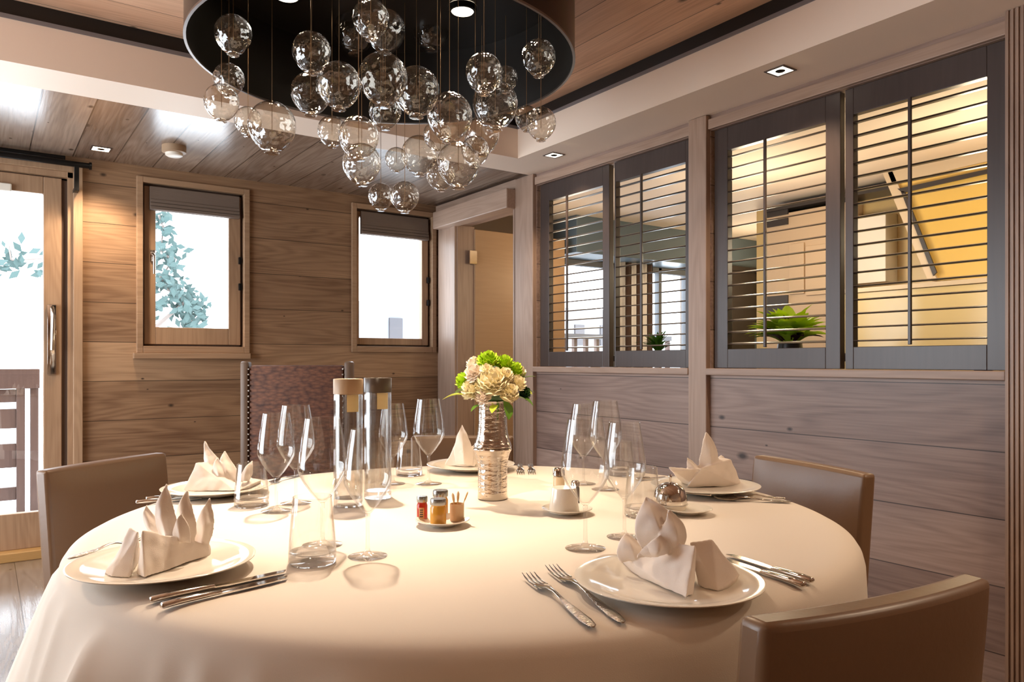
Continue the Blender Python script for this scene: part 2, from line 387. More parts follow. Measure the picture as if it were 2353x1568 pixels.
# ---- windows on the back wall
def window(name, w, handle=None, casing='trim_vb', lip=.035):
    bm = bm_new(); t = lip; y0, y1 = WY - .022, WY + .02
    x0, x1, z0, z1 = w['x0'], w['x1'], w['z0'], w['z1']
    for a, b in (((x0, y0, z0), (x0 + t, y1, z1)), ((x1 - t, y0, z0), (x1, y1, z1)), ((x0 + t, y0, z1 - t), (x1 - t, y1, z1)), ((x0 + t, y0, z0), (x1 - t, y1, z0 + t * 1.2))):
        box(bm, a, b, .003)
    root = struct(name, bm, 'trim_hx')
    bm = bm_new(); gx0, gx1, gz0, gz1 = w['gx0'], w['gx1'], w['gz0'], w['gz1']
    xx0, xx1, zz0, zz1 = x0 + t + .012, x1 - t - .012, z0 + t * 1.2 + .012, z1 - t - .012
    gx0 = max(gx0, xx0 + .012); gx1 = min(gx1, xx1 - .02); gz1 = min(gz1 + .06, zz1 - .04)
    ya, yb = WY + .025, WY + .075
    for a, b in (((xx0, ya, zz0), (gx0, yb, zz1)), ((gx1, ya, zz0), (xx1, yb, zz1)), ((gx0, ya, zz0), (gx1, yb, gz0)), ((gx0, ya, gz1), (gx1, yb, zz1))):
        box(bm, a, b, .003)
    fr = struct('window_frame', bm, 'trim_vb', root)
    struct('pane', B(((gx0, WY + .048, gz0), (gx1, WY + .052, gz1))), 'pane', root)
    bm = bm_new(); e = .014
    for a, b in (((x0 + t - .004, WY + .045, z0 + t), (xx0 + e * 0, WY + .07, z1 - t + .004)), ((xx1, WY + .045, z0 + t), (x1 - t + .004, WY + .07, z1 - t + .004)), ((x0 + t, WY + .045, zz1), (x1 - t, WY + .07, z1 - t + .004)), ((x0 + t, WY + .045, z0 + t), (x1 - t, WY + .07, zz0))): box(bm, a, b)
    struct('rebate', bm, 'rebate', root)
    bm = bm_new()
    box(bm, (x0 + .02, WY + .076, z0 + .02), (x0 + t + .012, WY + .118, z1 - .02)); box(bm, (x1 - t - .012, WY + .076, z0 + .02), (x1 - .02, WY + .118, z1 - .02))
    struct('jamb', bm, 'trim_vb', root)
    hb = bm_new()
    for z in (gz0 + .25, gz0 + .42): box(hb, (xx1 - .014, WY + .005, z), (xx1 + .004, WY + .03, z + .045), .003)
    struct('catch', hb, 'black', root)
    if handle:
        hx, hz = gx0 - .018, (gz0 + gz1) / 2 - .03
        hb = bm_new(); box(hb, (hx - .014, WY + .012, hz + .02), (hx + .014, WY + .026, hz + .09), .004)
        tube([(hx, WY + .02, hz + .06), (hx, WY - .02, hz + .06), (hx, WY - .03, hz + .05), (hx, WY - .03, hz - .06)], .008, 10, hb)
        struct('window_handle', hb, 'steel', root, 40)
    return root
window('window_1', w1, True); window('window_2', w2)
struct('trim_14', B(((w1['x0'] - .02, WY - .045, w1['z0'] - .035), (w1['x1'] + .0, WY, w1['z0'])), bev=.003), 'trim_hx')
M['blind'] = principled('blind_fabric', (112, 96, 84), .8, bump=(60, .5, (.1, 1, 6)))
def blind(w, z_bot, label):
    bm = bm_new(); x0, x1 = w['x0'] + .075, w['x1'] - .06; zt = w['z1'] - .05
    h = zt - z_bot
    for k in range(4):
        box(bm, (x0, WY - .004 - .006 * k, z_bot + k * .02), (x1, WY + .022, zt - .002 * k), .003) if k == 0 else box(bm, (x0, WY - .004 - .005 * (4 - k), z_bot + .022 * (k - 1) + .002), (x1, WY - .002, z_bot + .022 * k), .003)
    me = obj('roman_blind', bm, 'blind'); return tag(me, label, 'blind')
blind(w1, P(440, 492).z, 'folded grey-brown roman blind on the window by the glazed door')
blind(w2, P(900, 545).z, 'folded grey-brown roman blind on the window beside the doorway')

# ---- glazed balcony door (left)
bm = bm_new(); x1, z1 = dr['x1'], dr['z1']
box(bm, (x1 - .01, WY - .03, 0), (xB(180) + .02, WY, z1 + .05), .003)
box(bm, (dr['x0'] - .05, WY - .03, z1), (x1 - .01, WY, z1 + .05), .003)
box(bm, (x1 - .035, WY - .0, 0), (x1, WY + .10, z1)); box(bm, (dr['x0'], WY, z1 - .03), (x1, WY + .1, z1))
d1 = struct('door_1', bm, 'trim_vb')
gx = xB(99, WY + .05); lx = xB(141, WY + .05)
bm = bm_new(); gzt = ony(50, 442, WY + .05).z; gzb = ony(50, 1178, WY + .05).z
box(bm, (gx, WY + .025, .05), (lx, WY + .075, z1 - .035), .004)
box(bm, (dr['x0'], WY + .025, .05), (dr['x0'] + .1, WY + .075, z1 - .035), .004)
box(bm, (dr['x0'] + .1, WY + .025, gzt), (gx, WY + .075, z1 - .035), .004)
box(bm, (dr['x0'] + .1, WY + .025, .05), (gx, WY + .075, gzb), .004)
struct('door_frame', bm, 'trim_vb', d1)
struct('rebate', B(((lx, WY + .045, .05), (x1 - .03, WY + .07, z1 - .03)), ((dr['x0'], WY + .045, z1 - .04), (x1 - .03, WY + .07, z1 - .025))), 'rebate', d1)
struct('pane', B(((dr['x0'] + .1, WY + .048, gzb), (gx, WY + .052, gzt))), 'pane', d1)
M['gold_wood'] = principled('oiled_threshold', (176, 136, 84), .35, bump=(20, .3, (1, 12, 12)))
struct('threshold', B(((dr['x0'], WY - .06, 0), (x1, WY + .12, .05)), bev=.004), 'gold_wood', d1)
hb = bm_new(); hp = P(117, 780); hx = (gx + lx) / 2 - .005
box(hb, (hx - .022, WY + .008, ony(115, 862, WY).z), (hx + .022, WY + .026, ony(115, 700, WY).z), .004)
zt, zb = ony(115, 700, WY).z, ony(115, 805, WY).z
tube([(hx, WY + .02, zt - .02), (hx, WY - .035, zt - .02), (hx + .003, WY - .045, zt - .06), (hx, WY - .045, zb)], .0105, 12, hb)
struct('door_handle', hb, 'steel', d1, 40)
hb = bm_new(); box(hb, (ony(0, 430, WY).x - .05, WY + .0, ony(0, 437, WY).z), (ony(27, 430, WY).x, WY + .03, ony(10, 420, WY).z), .006)
struct('door_closer', hb, 'white_pl', d1)
# skirting
def base(n, x0, x1): struct(n, B(((x0, WY - .015, 0), (x1, WY, .09)), bev=.002), 'trim_hx')
base('baseboard_back', xB(180) + .02, WX - .0)
# curtain rod
zr = ony(100, 368, WY - .09).z
rod = thing('curtain_rod', 'black metal curtain rod above the glazed balcony door', 'curtain rod', (-.3, WY - .09, zr))
bm = tube([(-1.2, WY - .09, zr), (xB(205, WY - .09), WY - .09, zr)], .016, 12)
tube([(xB(205, WY - .09), WY - .09, zr), (xB(205, WY - .09) + .012, WY - .09, zr)], .022, 12, bm)
obj('rod', bm, 'black', rod, 40, off=rod.location)
bm = bm_new(); bx = xB(176, WY - .09)
box(bm, (bx - .012, WY - .1, zr - .15), (bx + .012, WY - .08, zr + .0), .002); box(bm, (bx - .012, WY - .09, zr - .15), (bx + .012, WY, zr - .13), .002)
obj('bracket', bm, 'black', rod, off=rod.location)
tb = tube([(-1.2, WY - .06, zr + .035), (xB(150, WY - .06), WY - .06, zr + .035)], .012, 10)
obj('upper_rail', tb, 'black', rod, 40, off=rod.location)

# ---- outdoors: balcony, railing, tree, facade
struct('balcony_floor', B(((-3, WY + .12, .02), (3.2, WY + 1.15, .1))), principled('snowy_deck', (222, 226, 228), .6))
M['rail_wood'] = wood('railing_wood', (104, 82, 74), (76, 58, 52), 0, 2, .3, 0, seam=False, rough=.6, knots=True, contrast=.7)
ra = thing('balcony_railing', 'weathered wooden balcony railing outside the glazed door', 'railing', (0, WY + 1.0, .1))
yr = WY + 1.0
def obr(name, a, b): obj(name, B((a, b), bev=.004), 'rail_wood', ra, off=ra.location)
zt, zb = ony(50, 848, yr).z, ony(50, 893, yr).z
obr('handrail', (-3, yr - .07, zb), (xB(90, yr), yr + .07, zt))
for p0, p1 in ((37, 57), (69, 88)):
    obr('post', (xB(p0, yr), yr - .04, .1), (xB(p1, yr), yr + .04, zb))
for k in range(3): obr('post', (xB(37, yr) - .5 - k * .5, yr - .04, .1), (xB(57, yr) - .5 - k * .5, yr + .04, zb))
for a, b in ((895, 925), (940, 985), (1020, 1075), (1120, 1150)):
    obr('board', (-3, yr - .02, ony(20, b, yr).z), (xB(37, yr), yr + .02, ony(20, a, yr).z))
# tree
M['leafm'] = principled('frosted_leaf', (62, 86, 84), .6); M['bark'] = principled('bark', (120, 110, 104), .8)
tr = thing('tree', 'snow-dusted leafy tree outside the back windows', 'tree', (.95, 8.6, -1.0))
bm = tube([(.95, 8.6, -1), (1.1, 8.6, .8), (1.0, 8.6, 2.2), (1.15, 8.6, 3.6)], [.1, .08, .06, .03], 8)
bm2 = bm_new()
def leafcluster(bm, c, n, s):
    for _ in range(n):
        d = Vector((random.gauss(0, s), random.gauss(0, s), random.gauss(0, s))); q = Vector(c) + d
        r = random.uniform(.03, .07); a = random.uniform(0, 2 * pi); u = Vector((cos(a), random.uniform(-.4, .4), sin(a))) * r; v = Vector((-sin(a), random.uniform(-.5, .5), cos(a))) * r * .5
        vs = [bm.verts.new(q + x) for x in (-u, v * 1.0, u, -v)]; bm.faces.new(vs)
pts = [(365, 495), (375, 520), (370, 575), (385, 590), (400, 592), (366, 640), (385, 645), (400, 665), (372, 655), (425, 690), (415, 700), (435, 705), (440, 735), (450, 740), (430, 690), (455, 725), (20, 565), (26, 598), (12, 612), (92, 595), (90, 612), (372, 700), (428, 672)]
for p in pts: leafcluster(bm2, ony(p[0], p[1], 8.6), 22 if p[0] > 300 else 8, .075)
for p, q in zip(pts[:15], pts[1:16]):
    tube([ony(p[0], p[1], 8.6), ony((p[0] + q[0]) / 2, (p[1] + q[1]) / 2 + 3, 8.65), ony(q[0], q[1], 8.6)], [.012, .01, .012], 5, bm)
for p, q in (((20, 565), (26, 598)), ((92, 595), (366, 640)), ((26, 598), (92, 595))):
    tube([ony(p[0], p[1], 8.6), ony(q[0], q[1], 8.6)], .008, 5, bm)
tube([(1.1, 8.6, 1.1), ony(430, 690, 8.6)], [.04, .015], 6, bm)
obj('trunk', bm, 'bark', tr, 60, off=tr.location)
lf = obj('foliage', bm2, 'leafm', tr, off=tr.location); lf['kind'] = 'stuff'
# pale building seen through window_2 and the far windows
M['facade'] = principled('pale_grey_facade', (120, 122, 126), .8); M['fac_d'] = principled('facade_openings', (62, 60, 64), .6)  # facade is one even pale grey
fa = thing('apartment_building', 'pale apartment building across from the far room window', 'building', (7.5, 12, -1))
bm = bm_new(); box(bm, (5.6, 12, -1), (11.5, 14, 2.2)); obj('wall', bm, 'facade', fa, off=fa.location)
for i in range(8):
    for j in range(3):
        bm = bm_new(); box(bm, (5.8 + i * .7, 11.96, .0 + j * .72), (6.05 + i * .7, 12.02, .42 + j * .72)); obj('window', bm, 'fac_d', fa, off=fa.location)
# white balustrade outside the far room
bl = thing('balustrade', 'white balustrade outside the far room window', 'railing', (4.8, WY + .9, .1))
obj('handrail', B(((3.3, WY + .86, 1.33), (6.3, WY + .94, 1.38)), ((3.3, WY + .86, 1.12), (6.3, WY + .94, 1.15))), 'facade', bl, off=bl.location)
for k in range(20):
    obj('baluster', B(((3.4 + k * .15, WY + .88, .1), (3.44 + k * .15, WY + .92, 1.33))), 'rail_wood', bl, off=bl.location)
struct('balcony_floor_far', B(((3.2, WY + .12, .02), (6.6, WY + 1.15, .1))), bpy.data.materials['snowy_deck'])
bpy.data.objects['balcony_floor']['kind'] = 'structure'

# ================================================================== FAR ROOM
def fwin():
    x0, x1, z0, z1 = kw['x0'], kw['x1'], kw['z0'], kw['z1']; bm = bm_new()
    for a, b in (((x0, WY, z0), (x0 + .05, WY + .06, z1)), ((x1 - .05, WY, z0), (x1, WY + .06, z1)), ((x0, WY, z1 - .05), (x1, WY + .06, z1)), ((x0, WY, z0), (x1, WY + .06, z0 + .05)), ((4.62, WY, z0), (4.70, WY + .06, z1)), ((5.2, WY, z0), (5.24, WY + .06, z1))):
        box(bm, a, b, .003)
    w = struct('window_3', bm, 'facade'); struct('pane', B(((x0 + .05, WY + .03, z0 + .05), (x1 - .05, WY + .034, z1 - .05))), 'pane', w)
fwin()
# beam over the far window, cabinets, hood
M['cab_dark'] = principled('dark_cabinet', (52, 46, 44), .35); M['cab_beige'] = principled('beige_cabinet', (196, 170, 140), .4)
M['greyblue'] = principled('blue_grey_panel', (96, 112, 124), .35)
struct('trim_15', B(((3.9, WY - .35, 1.98), (6.8, WY, CEIL)), bev=.004), 'greyblue')
# curtain
def curtain():
    bm = bm_new(); n = 60; rows = []
    for z in (.0, 2.0):
        rows.append([bm.verts.new((4.60 + .40 * i / n, WY - .10 + .03 * sin(i * 2 * pi / 10), z + .02)) for i in range(n + 1)])
    for i in range(n): bm.faces.new((rows[0][i], rows[0][i + 1], rows[1][i + 1], rows[1][i]))
    bmesh.ops.solidify(bm, geom=bm.faces[:], thickness=.004)
    return bm
g = N('striped_curtain'); tc = g.n('TexCoord'); sp = g.n('SeparateXYZ', {0: tc.outputs['Object']}); s = g.math('GREATER_THAN', g.math('FRACT', g.math('MULTIPLY', sp.outputs[0], 7.2)), .55)
pr = g.n('BsdfPrincipled', {'Base Color': g.mix(s, rgba(lin((220, 205, 185))), rgba(lin((120, 96, 80)))), 'Roughness': .8}); g.surf(pr.outputs[0]); M['curt'] = g.m
tag(obj('curtain', curtain(), 'curt', smooth=60), 'beige and brown striped curtain hanging by the far room window', 'curtain')
tc_ = thing('tall_cabinet', 'tall dark cabinet in the corner of the far room', 'cabinet', (6.1, 4.85, 0))
obj('body', B(((5.72, 4.62, 0), (6.12, 4.98, 1.96)), ((6.38, 4.62, 0), (6.78, 4.98, 1.96))), 'cab_dark', tc_, off=tc_.location)
obj('glass_door', B(((6.13, 4.7, .1), (6.37, 4.74, 1.5))), 'greyblue', tc_, off=tc_.location)
obj('crown', B(((5.72, 4.60, 1.96), (6.78, 4.98, 2.0)), ((6.12, 4.66, 1.5), (6.38, 4.9, 1.96))), 'cab_dark', tc_, off=tc_.location)
bc = thing('kitchen_cabinet', 'flat beige kitchen cabinet wall with a black oven, behind the lime-leaved bowl', 'cabinet', (4.85, 3.2, 0))
kc = 4.78
def kp(px, py, x): return onx(px, py, x)
cy0, cy1 = yR(1952, kc), min(KY, yR(1762, kc))
def cab(name, p0, p1, t0, t1, mat, out=.012):
    a, b = sorted((yR(p0, kc), yR(p1, kc))); c_ = (p0 + p1) / 2
    obj(name, B(((kc - out, a, kp(c_, t1, kc).z), (kc + .004, min(b, cy1), kp(c_, t0, kc).z)), bev=.002), mat, bc, off=bc.location)
obj('body', B(((kc, cy0, 0), (KW, cy1, 2.18)), bev=.004), 'cab_beige', bc, off=bc.location)
cab('oven', 1764, 1812, 680, 732, 'cab_dark'); cab('vent_panel', 1764, 1812, 480, 497, 'cab_dark'); cab('vent_panel', 1764, 1812, 505, 520, 'cab_dark')
cab('cabinet_door', 1816, 1850, 560, 676, 'cab_beige', .016); cab('cabinet_door', 1854, 1950, 560, 676, 'cab_beige', .016)
struct('trim_16', B(((kc - .03, -.1, 2.205), (KW, cy1, 2.235))), 'cab_dark')
kx = 4.62
hd = thing('range_hood', 'slanted cooker hood edged in pale metal above the yellow splashback', 'range hood', (kx, 2.3, 1.5))
def slab(name, pts, thick, mat, x=kx):
    q = [kp(a, b, x) for a, b in pts]; bm = prism([(v.y, v.z) for v in q], 0, x, x + thick); obj(name, bm, mat, hd, off=hd.location)
M['hood_pale'] = principled('pale_hood_metal', (206, 186, 158), .4); M['hood_yel'] = principled('yellow_hood_glass', (220, 184, 100), .2)
slab('hood_edge', [(2028, 398), (2050, 392), (2152, 640), (2132, 645)], .12, 'hood_pale')
slab('hood_top', [(2040, 396), (2330, 330), (2330, 356), (2050, 422)], .12, 'hood_pale')
slab('hood_glass', [(2052, 424), (2400, 340), (2400, 632), (2150, 645)], .05, 'hood_yel', kx + .02)
slab('hood_seal', [(2062, 434), (2290, 384), (2290, 394), (2074, 443)], .012, 'cab_dark', kx - .012)
slab('hood_seal', [(2070, 440), (2078, 440), (2152, 626), (2144, 634)], .012, 'cab_dark', kx - .012)
tag(obj('wall_unit', B(((4.80, yR(2035, 4.8), kp(2000, 650, 4.8).z), (KW, yR(1957, 4.8), kp(2000, 492, 4.8).z)), bev=.004), 'white_pl'), 'white box unit on the kitchen wall beside the slanted cooker hood', 'cabinet')
zc = kp(2000, 662, 4.6).z
ct = thing('glass_splashback', 'pale shiny splashback running below the slanted cooker hood', 'splashback', (4.6, 2.4, 0))
obj('panel', B(((4.56, .6, .02), (4.59, cy0 - .01, zc - .03)), bev=.002), principled('pale_yellow_gloss', (214, 192, 140), .12), ct, off=ct.location)
obj('top_edge', B(((4.545, .6, zc - .028), (4.605, cy0 - .01, zc)), bev=.002), 'hood_pale', ct, off=ct.location)
obj('foot_rail', B(((4.55, .6, 0), (4.60, cy0 - .01, .02))), 'hood_pale', ct, off=ct.location)
# ledge behind the shutters with plants
lg = tag(obj('console_shelf', B(((2.99, 1.2, 1.10), (3.42, 3.5, 1.135)), ((3.0, 1.25, 0), (3.04, 1.3, 1.10)), ((3.36, 1.25, 0), (3.40, 1.3, 1.10)), ((3.0, 3.4, 0), (3.04, 3.45, 1.10)), ((3.36, 3.4, 0), (3.40, 3.45, 1.10)), bev=.003), 'cab_dark'), 'dark high console behind the shutters in the far room', 'shelf')
M['lime'] = principled('lime_leaf', (214, 238, 70), .5); M['maroon'] = principled('maroon_leaf', (80, 30, 34), .5); M['greenleaf'] = principled('green_leaf', (96, 140, 44), .45)
M['darkgreen'] = principled('dark_green_leaf', (40, 74, 30), .45)
def leafmesh(bm, base, tip, w, bend=.15, n=6):
    base, tip = Vector(base), Vector(tip); d = tip - base; L = d.length
    s = d.cross(Vector((0, 0, 1)));  s = s.normalized() if s.length > 1e-5 else Vector((1, 0, 0)); up = s.cross(d).normalized()
    rows = []
    for i in range(n + 1):
        t = i / n; ww = w * (sin(pi * min(1, t * .92 + .06)) ** .8) * .5 if t < 1 else 0.0005
        c = base + d * t + up * (bend * L * sin(pi * t)) 
        rows.append([bm.verts.new(c - s * ww + up * ww * .3), bm.verts.new(c), bm.verts.new(c + s * ww + up * ww * .3)])
    for a, b in zip(rows, rows[1:]):
        bm.faces.new((a[0], a[1], b[1], b[0])); bm.faces.new((a[1], a[2], b[2], b[1]))
def potted(loc, r, parts, label, pot):
    t = thing('potted_plant', label, 'plant', loc)
    obj('bowl', lathe([(0, 0), (r * .5, 0), (r * .8, r * .35), (r * .75, r * .7), (r * .7, r * .7), (0, r * .6)], 24), pot, t, 40)
    for name, mat, n, ln, wd in parts:
        bm = bm_new()
        for k in range(n):
            a = random.uniform(0, 2 * pi); e = random.uniform(.2, 1.3); L = ln * random.uniform(.7, 1.1)
            b0 = (r * .3 * cos(a), r * .3 * sin(a), r * .6)
            leafmesh(bm, b0, (b0[0] + L * cos(a) * cos(e), b0[1] + L * sin(a) * cos(e), b0[2] + L * sin(e)), wd)
        bmesh.ops.solidify(bm, geom=bm.faces[:], thickness=.001)
        obj(name, bm, mat, t, 60)['kind'] = 'stuff'
potted(tuple(onx(1815, 800, 3.2).xy) + (1.135,), .075, [('leaves', 'lime', 80, .20, .08), ('dark_leaves', 'maroon', 12, .17, .05)], 'bowl of bright lime and maroon leaves behind the shutters', 'cab_dark')
potted(tuple(onx(1512, 800, 3.2).xy) + (1.135,), .04, [('leaves', 'greenleaf', 34, .13, .022)], 'small spiky succulent behind the narrow shutters', 'cab_beige')
for x, y, e in ((3.9, 1.6, 34), (3.9, 2.9, 34), (5.6, 4.2, 22), (3.6, 4.3, 8)):
    light('far_room_lamp', 'POINT', (x, y, 1.75), e * .5, (1, .82, .56), shadow_soft_size=.12)

# ================================================================== SHUTTERS
def shutter(p0, p1, q0, q1, rodpx, label, tilt=.0, nl=17):
    """p0..p1 frame, q0..q1 louvre field (photo columns)"""
    ya, yb = sorted((yR(p0), yR(p1))); ga, gb = sorted((yR(q0), yR(q1)))
    x0, x1 = WX + .012, WX + .046
    z0, z1 = SZ0 + .004, SZ1 - .003; lz0, lz1 = 1.158, 2.085
    t = thing('window_shutter', label, 'shutter', (WX + .03, (ya + yb) / 2, z0), 0, 'plantation shutters along the right wall')
    for n_, a, b in (('stile', (x0, ya, z0), (x1, ga, z1)), ('stile', (x0, gb, z0), (x1, yb, z1)), ('rail', (x0, ga, lz1), (x1, gb, z1)), ('rail', (x0, ga, z0), (x1, gb, lz0))):
        obj(n_, B((a, b), bev=.002), 'shut', t, off=t.location)
    st = (lz1 - lz0) / nl
    for k in range(nl):
        z = lz0 + st * (k + .45); bm = bm_new()
        w = .021; th = .0035; prof = [(-w, 0), (-w * .5, -th), (w * .5, -th), (w, 0), (w * .5, th), (-w * .5, th)]
        ca, sa = cos(tilt), sin(tilt)
        prism([(p * ca - q * sa + (x0 + x1) / 2, p * sa + q * ca + z) for p, q in prof], 1, ga, gb, bm)
        obj('louvre', bm, 'shut_h', t, off=t.location)
    yrod = yR(rodpx, WX); bm = bm_new(); box(bm, (x0 - .018, yrod - .006, lz0 + .005), (x0 - .007, yrod + .006, lz1 - .0), .002)
    obj('tilt_rod', bm, 'shut', t, off=t.location)
shutter(1238, 1396, 1258, 1381, 1303, 'narrowest dark louvred shutter, next to the doorway post', .12)
shutter(1408, 1588, 1411, 1571, 1474, 'dark louvred shutter with the small succulent behind it', .10)
shutter(1638, 1927, 1668, 1893, 1758, 'dark louvred shutter with the lime-leaved bowl behind it', .2)
shutter(1938, 2316, 1957, 2264, 2091, 'widest dark louvred shutter, in front of the yellow kitchen wall', .03)

# ================================================================== CEILING FITTINGS
def downlight(px, py, z, label, face='lamp_dim', s=.045, power=30):
    p = onz(px, py, z); t = thing('recessed_downlight', label, 'ceiling light', (p.x, p.y, z), 0, 'square recessed downlights')
    bm = bm_new()
    for a, b in (((-s, -s, -.004), (-s + .008, s, .0)), ((s - .008, -s, -.004), (s, s, .0)), ((-s + .008, -s, -.004), (s - .008, -s + .008, .0)), ((-s + .008, s - .008, -.004), (s - .008, s, .0))): box(bm, a, b)
    obj('frame', bm, 'rim', t)
    bm = bm_new(); box(bm, (-s + .008, -s + .008, -.0025), (s - .008, s - .008, .0)); obj('diffuser', bm, face, t)
    obj('lamp', lathe([(0, -.006), (.016, -.005), (.02, -.0025)], 16), 'black', t, 40)
    light('downlight_lamp', 'SPOT', (p.x, p.y, z - .02), power, WARM, spot_size=2.0, spot_blend=.7, shadow_soft_size=.04, aim=(p.x, p.y, 0))
downlight(1793, 162, CEIL - .012, 'square recessed downlight in the soffit above the wide shutters')
downlight(1273, 356, CEIL - .012, 'square recessed downlight in the soffit above the narrow shutters')
downlight(232, 342, CEIL, 'glowing square downlight in the boarded ceiling left of the smoke detector', 'lamp_on', .05, 55)
p = onz(400, 336, CEIL); t = thing('smoke_detector', 'round beige smoke detector on the boarded ceiling', 'smoke detector', (p.x, p.y, CEIL))
obj('base', lathe([(0, 0), (.062, 0), (.062, -.035), (.05, -.04), (0, -.04)], 28), 'beige_pl', t, 40)
obj('cover', lathe([(.046, -.038), (.044, -.052), (.034, -.058), (0, -.059)], 28), 'white_pl', t, 40)
# unseen warm fill spots, added to lift the overall room light
for x, y in ((-1.0, -.6), (2.3, -.6), (-1.0, 2.2), (2.3, .1), (-1.0, 4.3)):
    light('room_fill_spot', 'SPOT', (x, y, 2.26), 50, WARM, spot_size=2.2, spot_blend=.8, shadow_soft_size=.05, aim=(x, y, 0))

# ================================================================== CHANDELIER
ch = thing('chandelier', 'dark drum chandelier with clustered smoked glass globes over the round table', 'chandelier', (DRC[0], DRC[1], DRZ))
R_ = DRR; H = TRAY - DRZ
obj('drum_shade', lathe([(R_, H), (R_, 0), (R_ - .002, 0), (R_ - .002, H)], 96), 'drum_out', ch, 40)
obj('drum_lining', lathe([(R_ - .003, .002), (R_ - .003, H - .005), (0, H - .005)], 96), 'drum_in', ch, 40)
obj('drum_rim', lathe([(R_ + .002, .006), (R_ + .002, -.001), (R_ - .007, -.001), (R_ - .007, .006), (R_ + .002, .006)], 96), 'rim', ch, 40)
for x, y in SPOTS:
    o = obj('drum_spotlight', lathe([(0, 0), (.042, 0), (.045, .004), (.045, .02)], 28), 'lamp_on', ch, 40); o.location = (x - DRC[0], y - DRC[1], H - .028)
    o = obj('drum_spotlight_ring', lathe([(.045, .0), (.056, .0), (.056, .022)], 28), 'black', ch, 40); o.location = (x - DRC[0], y - DRC[1], H - .028)
GL=[(536,77,42,2.52),(526,181,35,2.70),(509,233,39,2.56),(570,277,31,2.84),(625,288,54,2.69),(716,118,44,2.49),(714,212,45,2.83),(779,193,50,2.46),(814,70,46,3.13),(852,42,42,2.30),(885,68,46,2.81),(991,66,43,3.24),(880,178,56,2.58),(957,207,53,2.81),(763,300,33,2.93),(824,313,46,2.26),(831,374,44,2.63),(885,252,38,3.04),(911,365,26,3.19),(964,354,42,3.28),(1033,265,52,2.36),(1053,375,49,2.78),(1012,400,33,2.94),(875,450,29,3.15),(930,450,33,2.96),(1112,166,43,2.54),(1138,238,52,2.93),(1162,180,28,3.07),(1107,310,40,3.16),(1238,130,39,2.67),(1210,270,27,3.00),(1243,282,35,2.73),(1005,310,32,2.70),(1092,345,32,2.89)]
n = 26
prof = []
for i in range(n + 1):   # unit globe: sphere drawn to a short neck at the bottom
    a = pi * i / n; r, z = sin(a), cos(a)
    if z < -.93: break
    if z < -.3: q = (-.3 - z) / .63; z -= .13 * q * q
    prof.append((r if r > 1e-5 else 0.0, z))
r0, z0 = prof[-1]
prof += [(.30, z0 - .02), (.25, z0 - .05), (.25, z0 - .15), (.32, z0 - .19), (.30, z0 - .21), (0, z0 - .20)]
gm = None
for gx_, gy_, gr, Z in GL:
    c = W(gx_, gy_, Z); r = gr * Z / F
    if gm is None:
        o = obj('glass_globe', lathe(prof, 40), 'globe', ch, 60); gm = o.data
        no = obj('neck', lathe([(0, z0 - .02), (.17, z0 - .03), (.20, z0 - .08), (.17, z0 - .16), (0, z0 - .18)], 20), 'neck', o, 60); nm = no.data
        co = obj('cable', lathe([(0, 0), (1, 0), (1, 1), (0, 1)], 6), 'cable', o); cm = co.data
    else:
        o = bpy.data.objects.new('glass_globe', gm); COL.objects.link(o); o.parent = ch
        no = bpy.data.objects.new('neck', nm); COL.objects.link(no); no.parent = o
        co = bpy.data.objects.new('cable', cm); COL.objects.link(co); co.parent = o
    o.location = c - Vector((DRC[0], DRC[1], DRZ)); o.scale = (r, r, r); o.rotation_euler = (0, 0, random.uniform(0, 6))
    co.location = (0, 0, -.35); co.scale = (.0011 / r, .0011 / r, (TRAY - .01 - c.z) / r + .35)

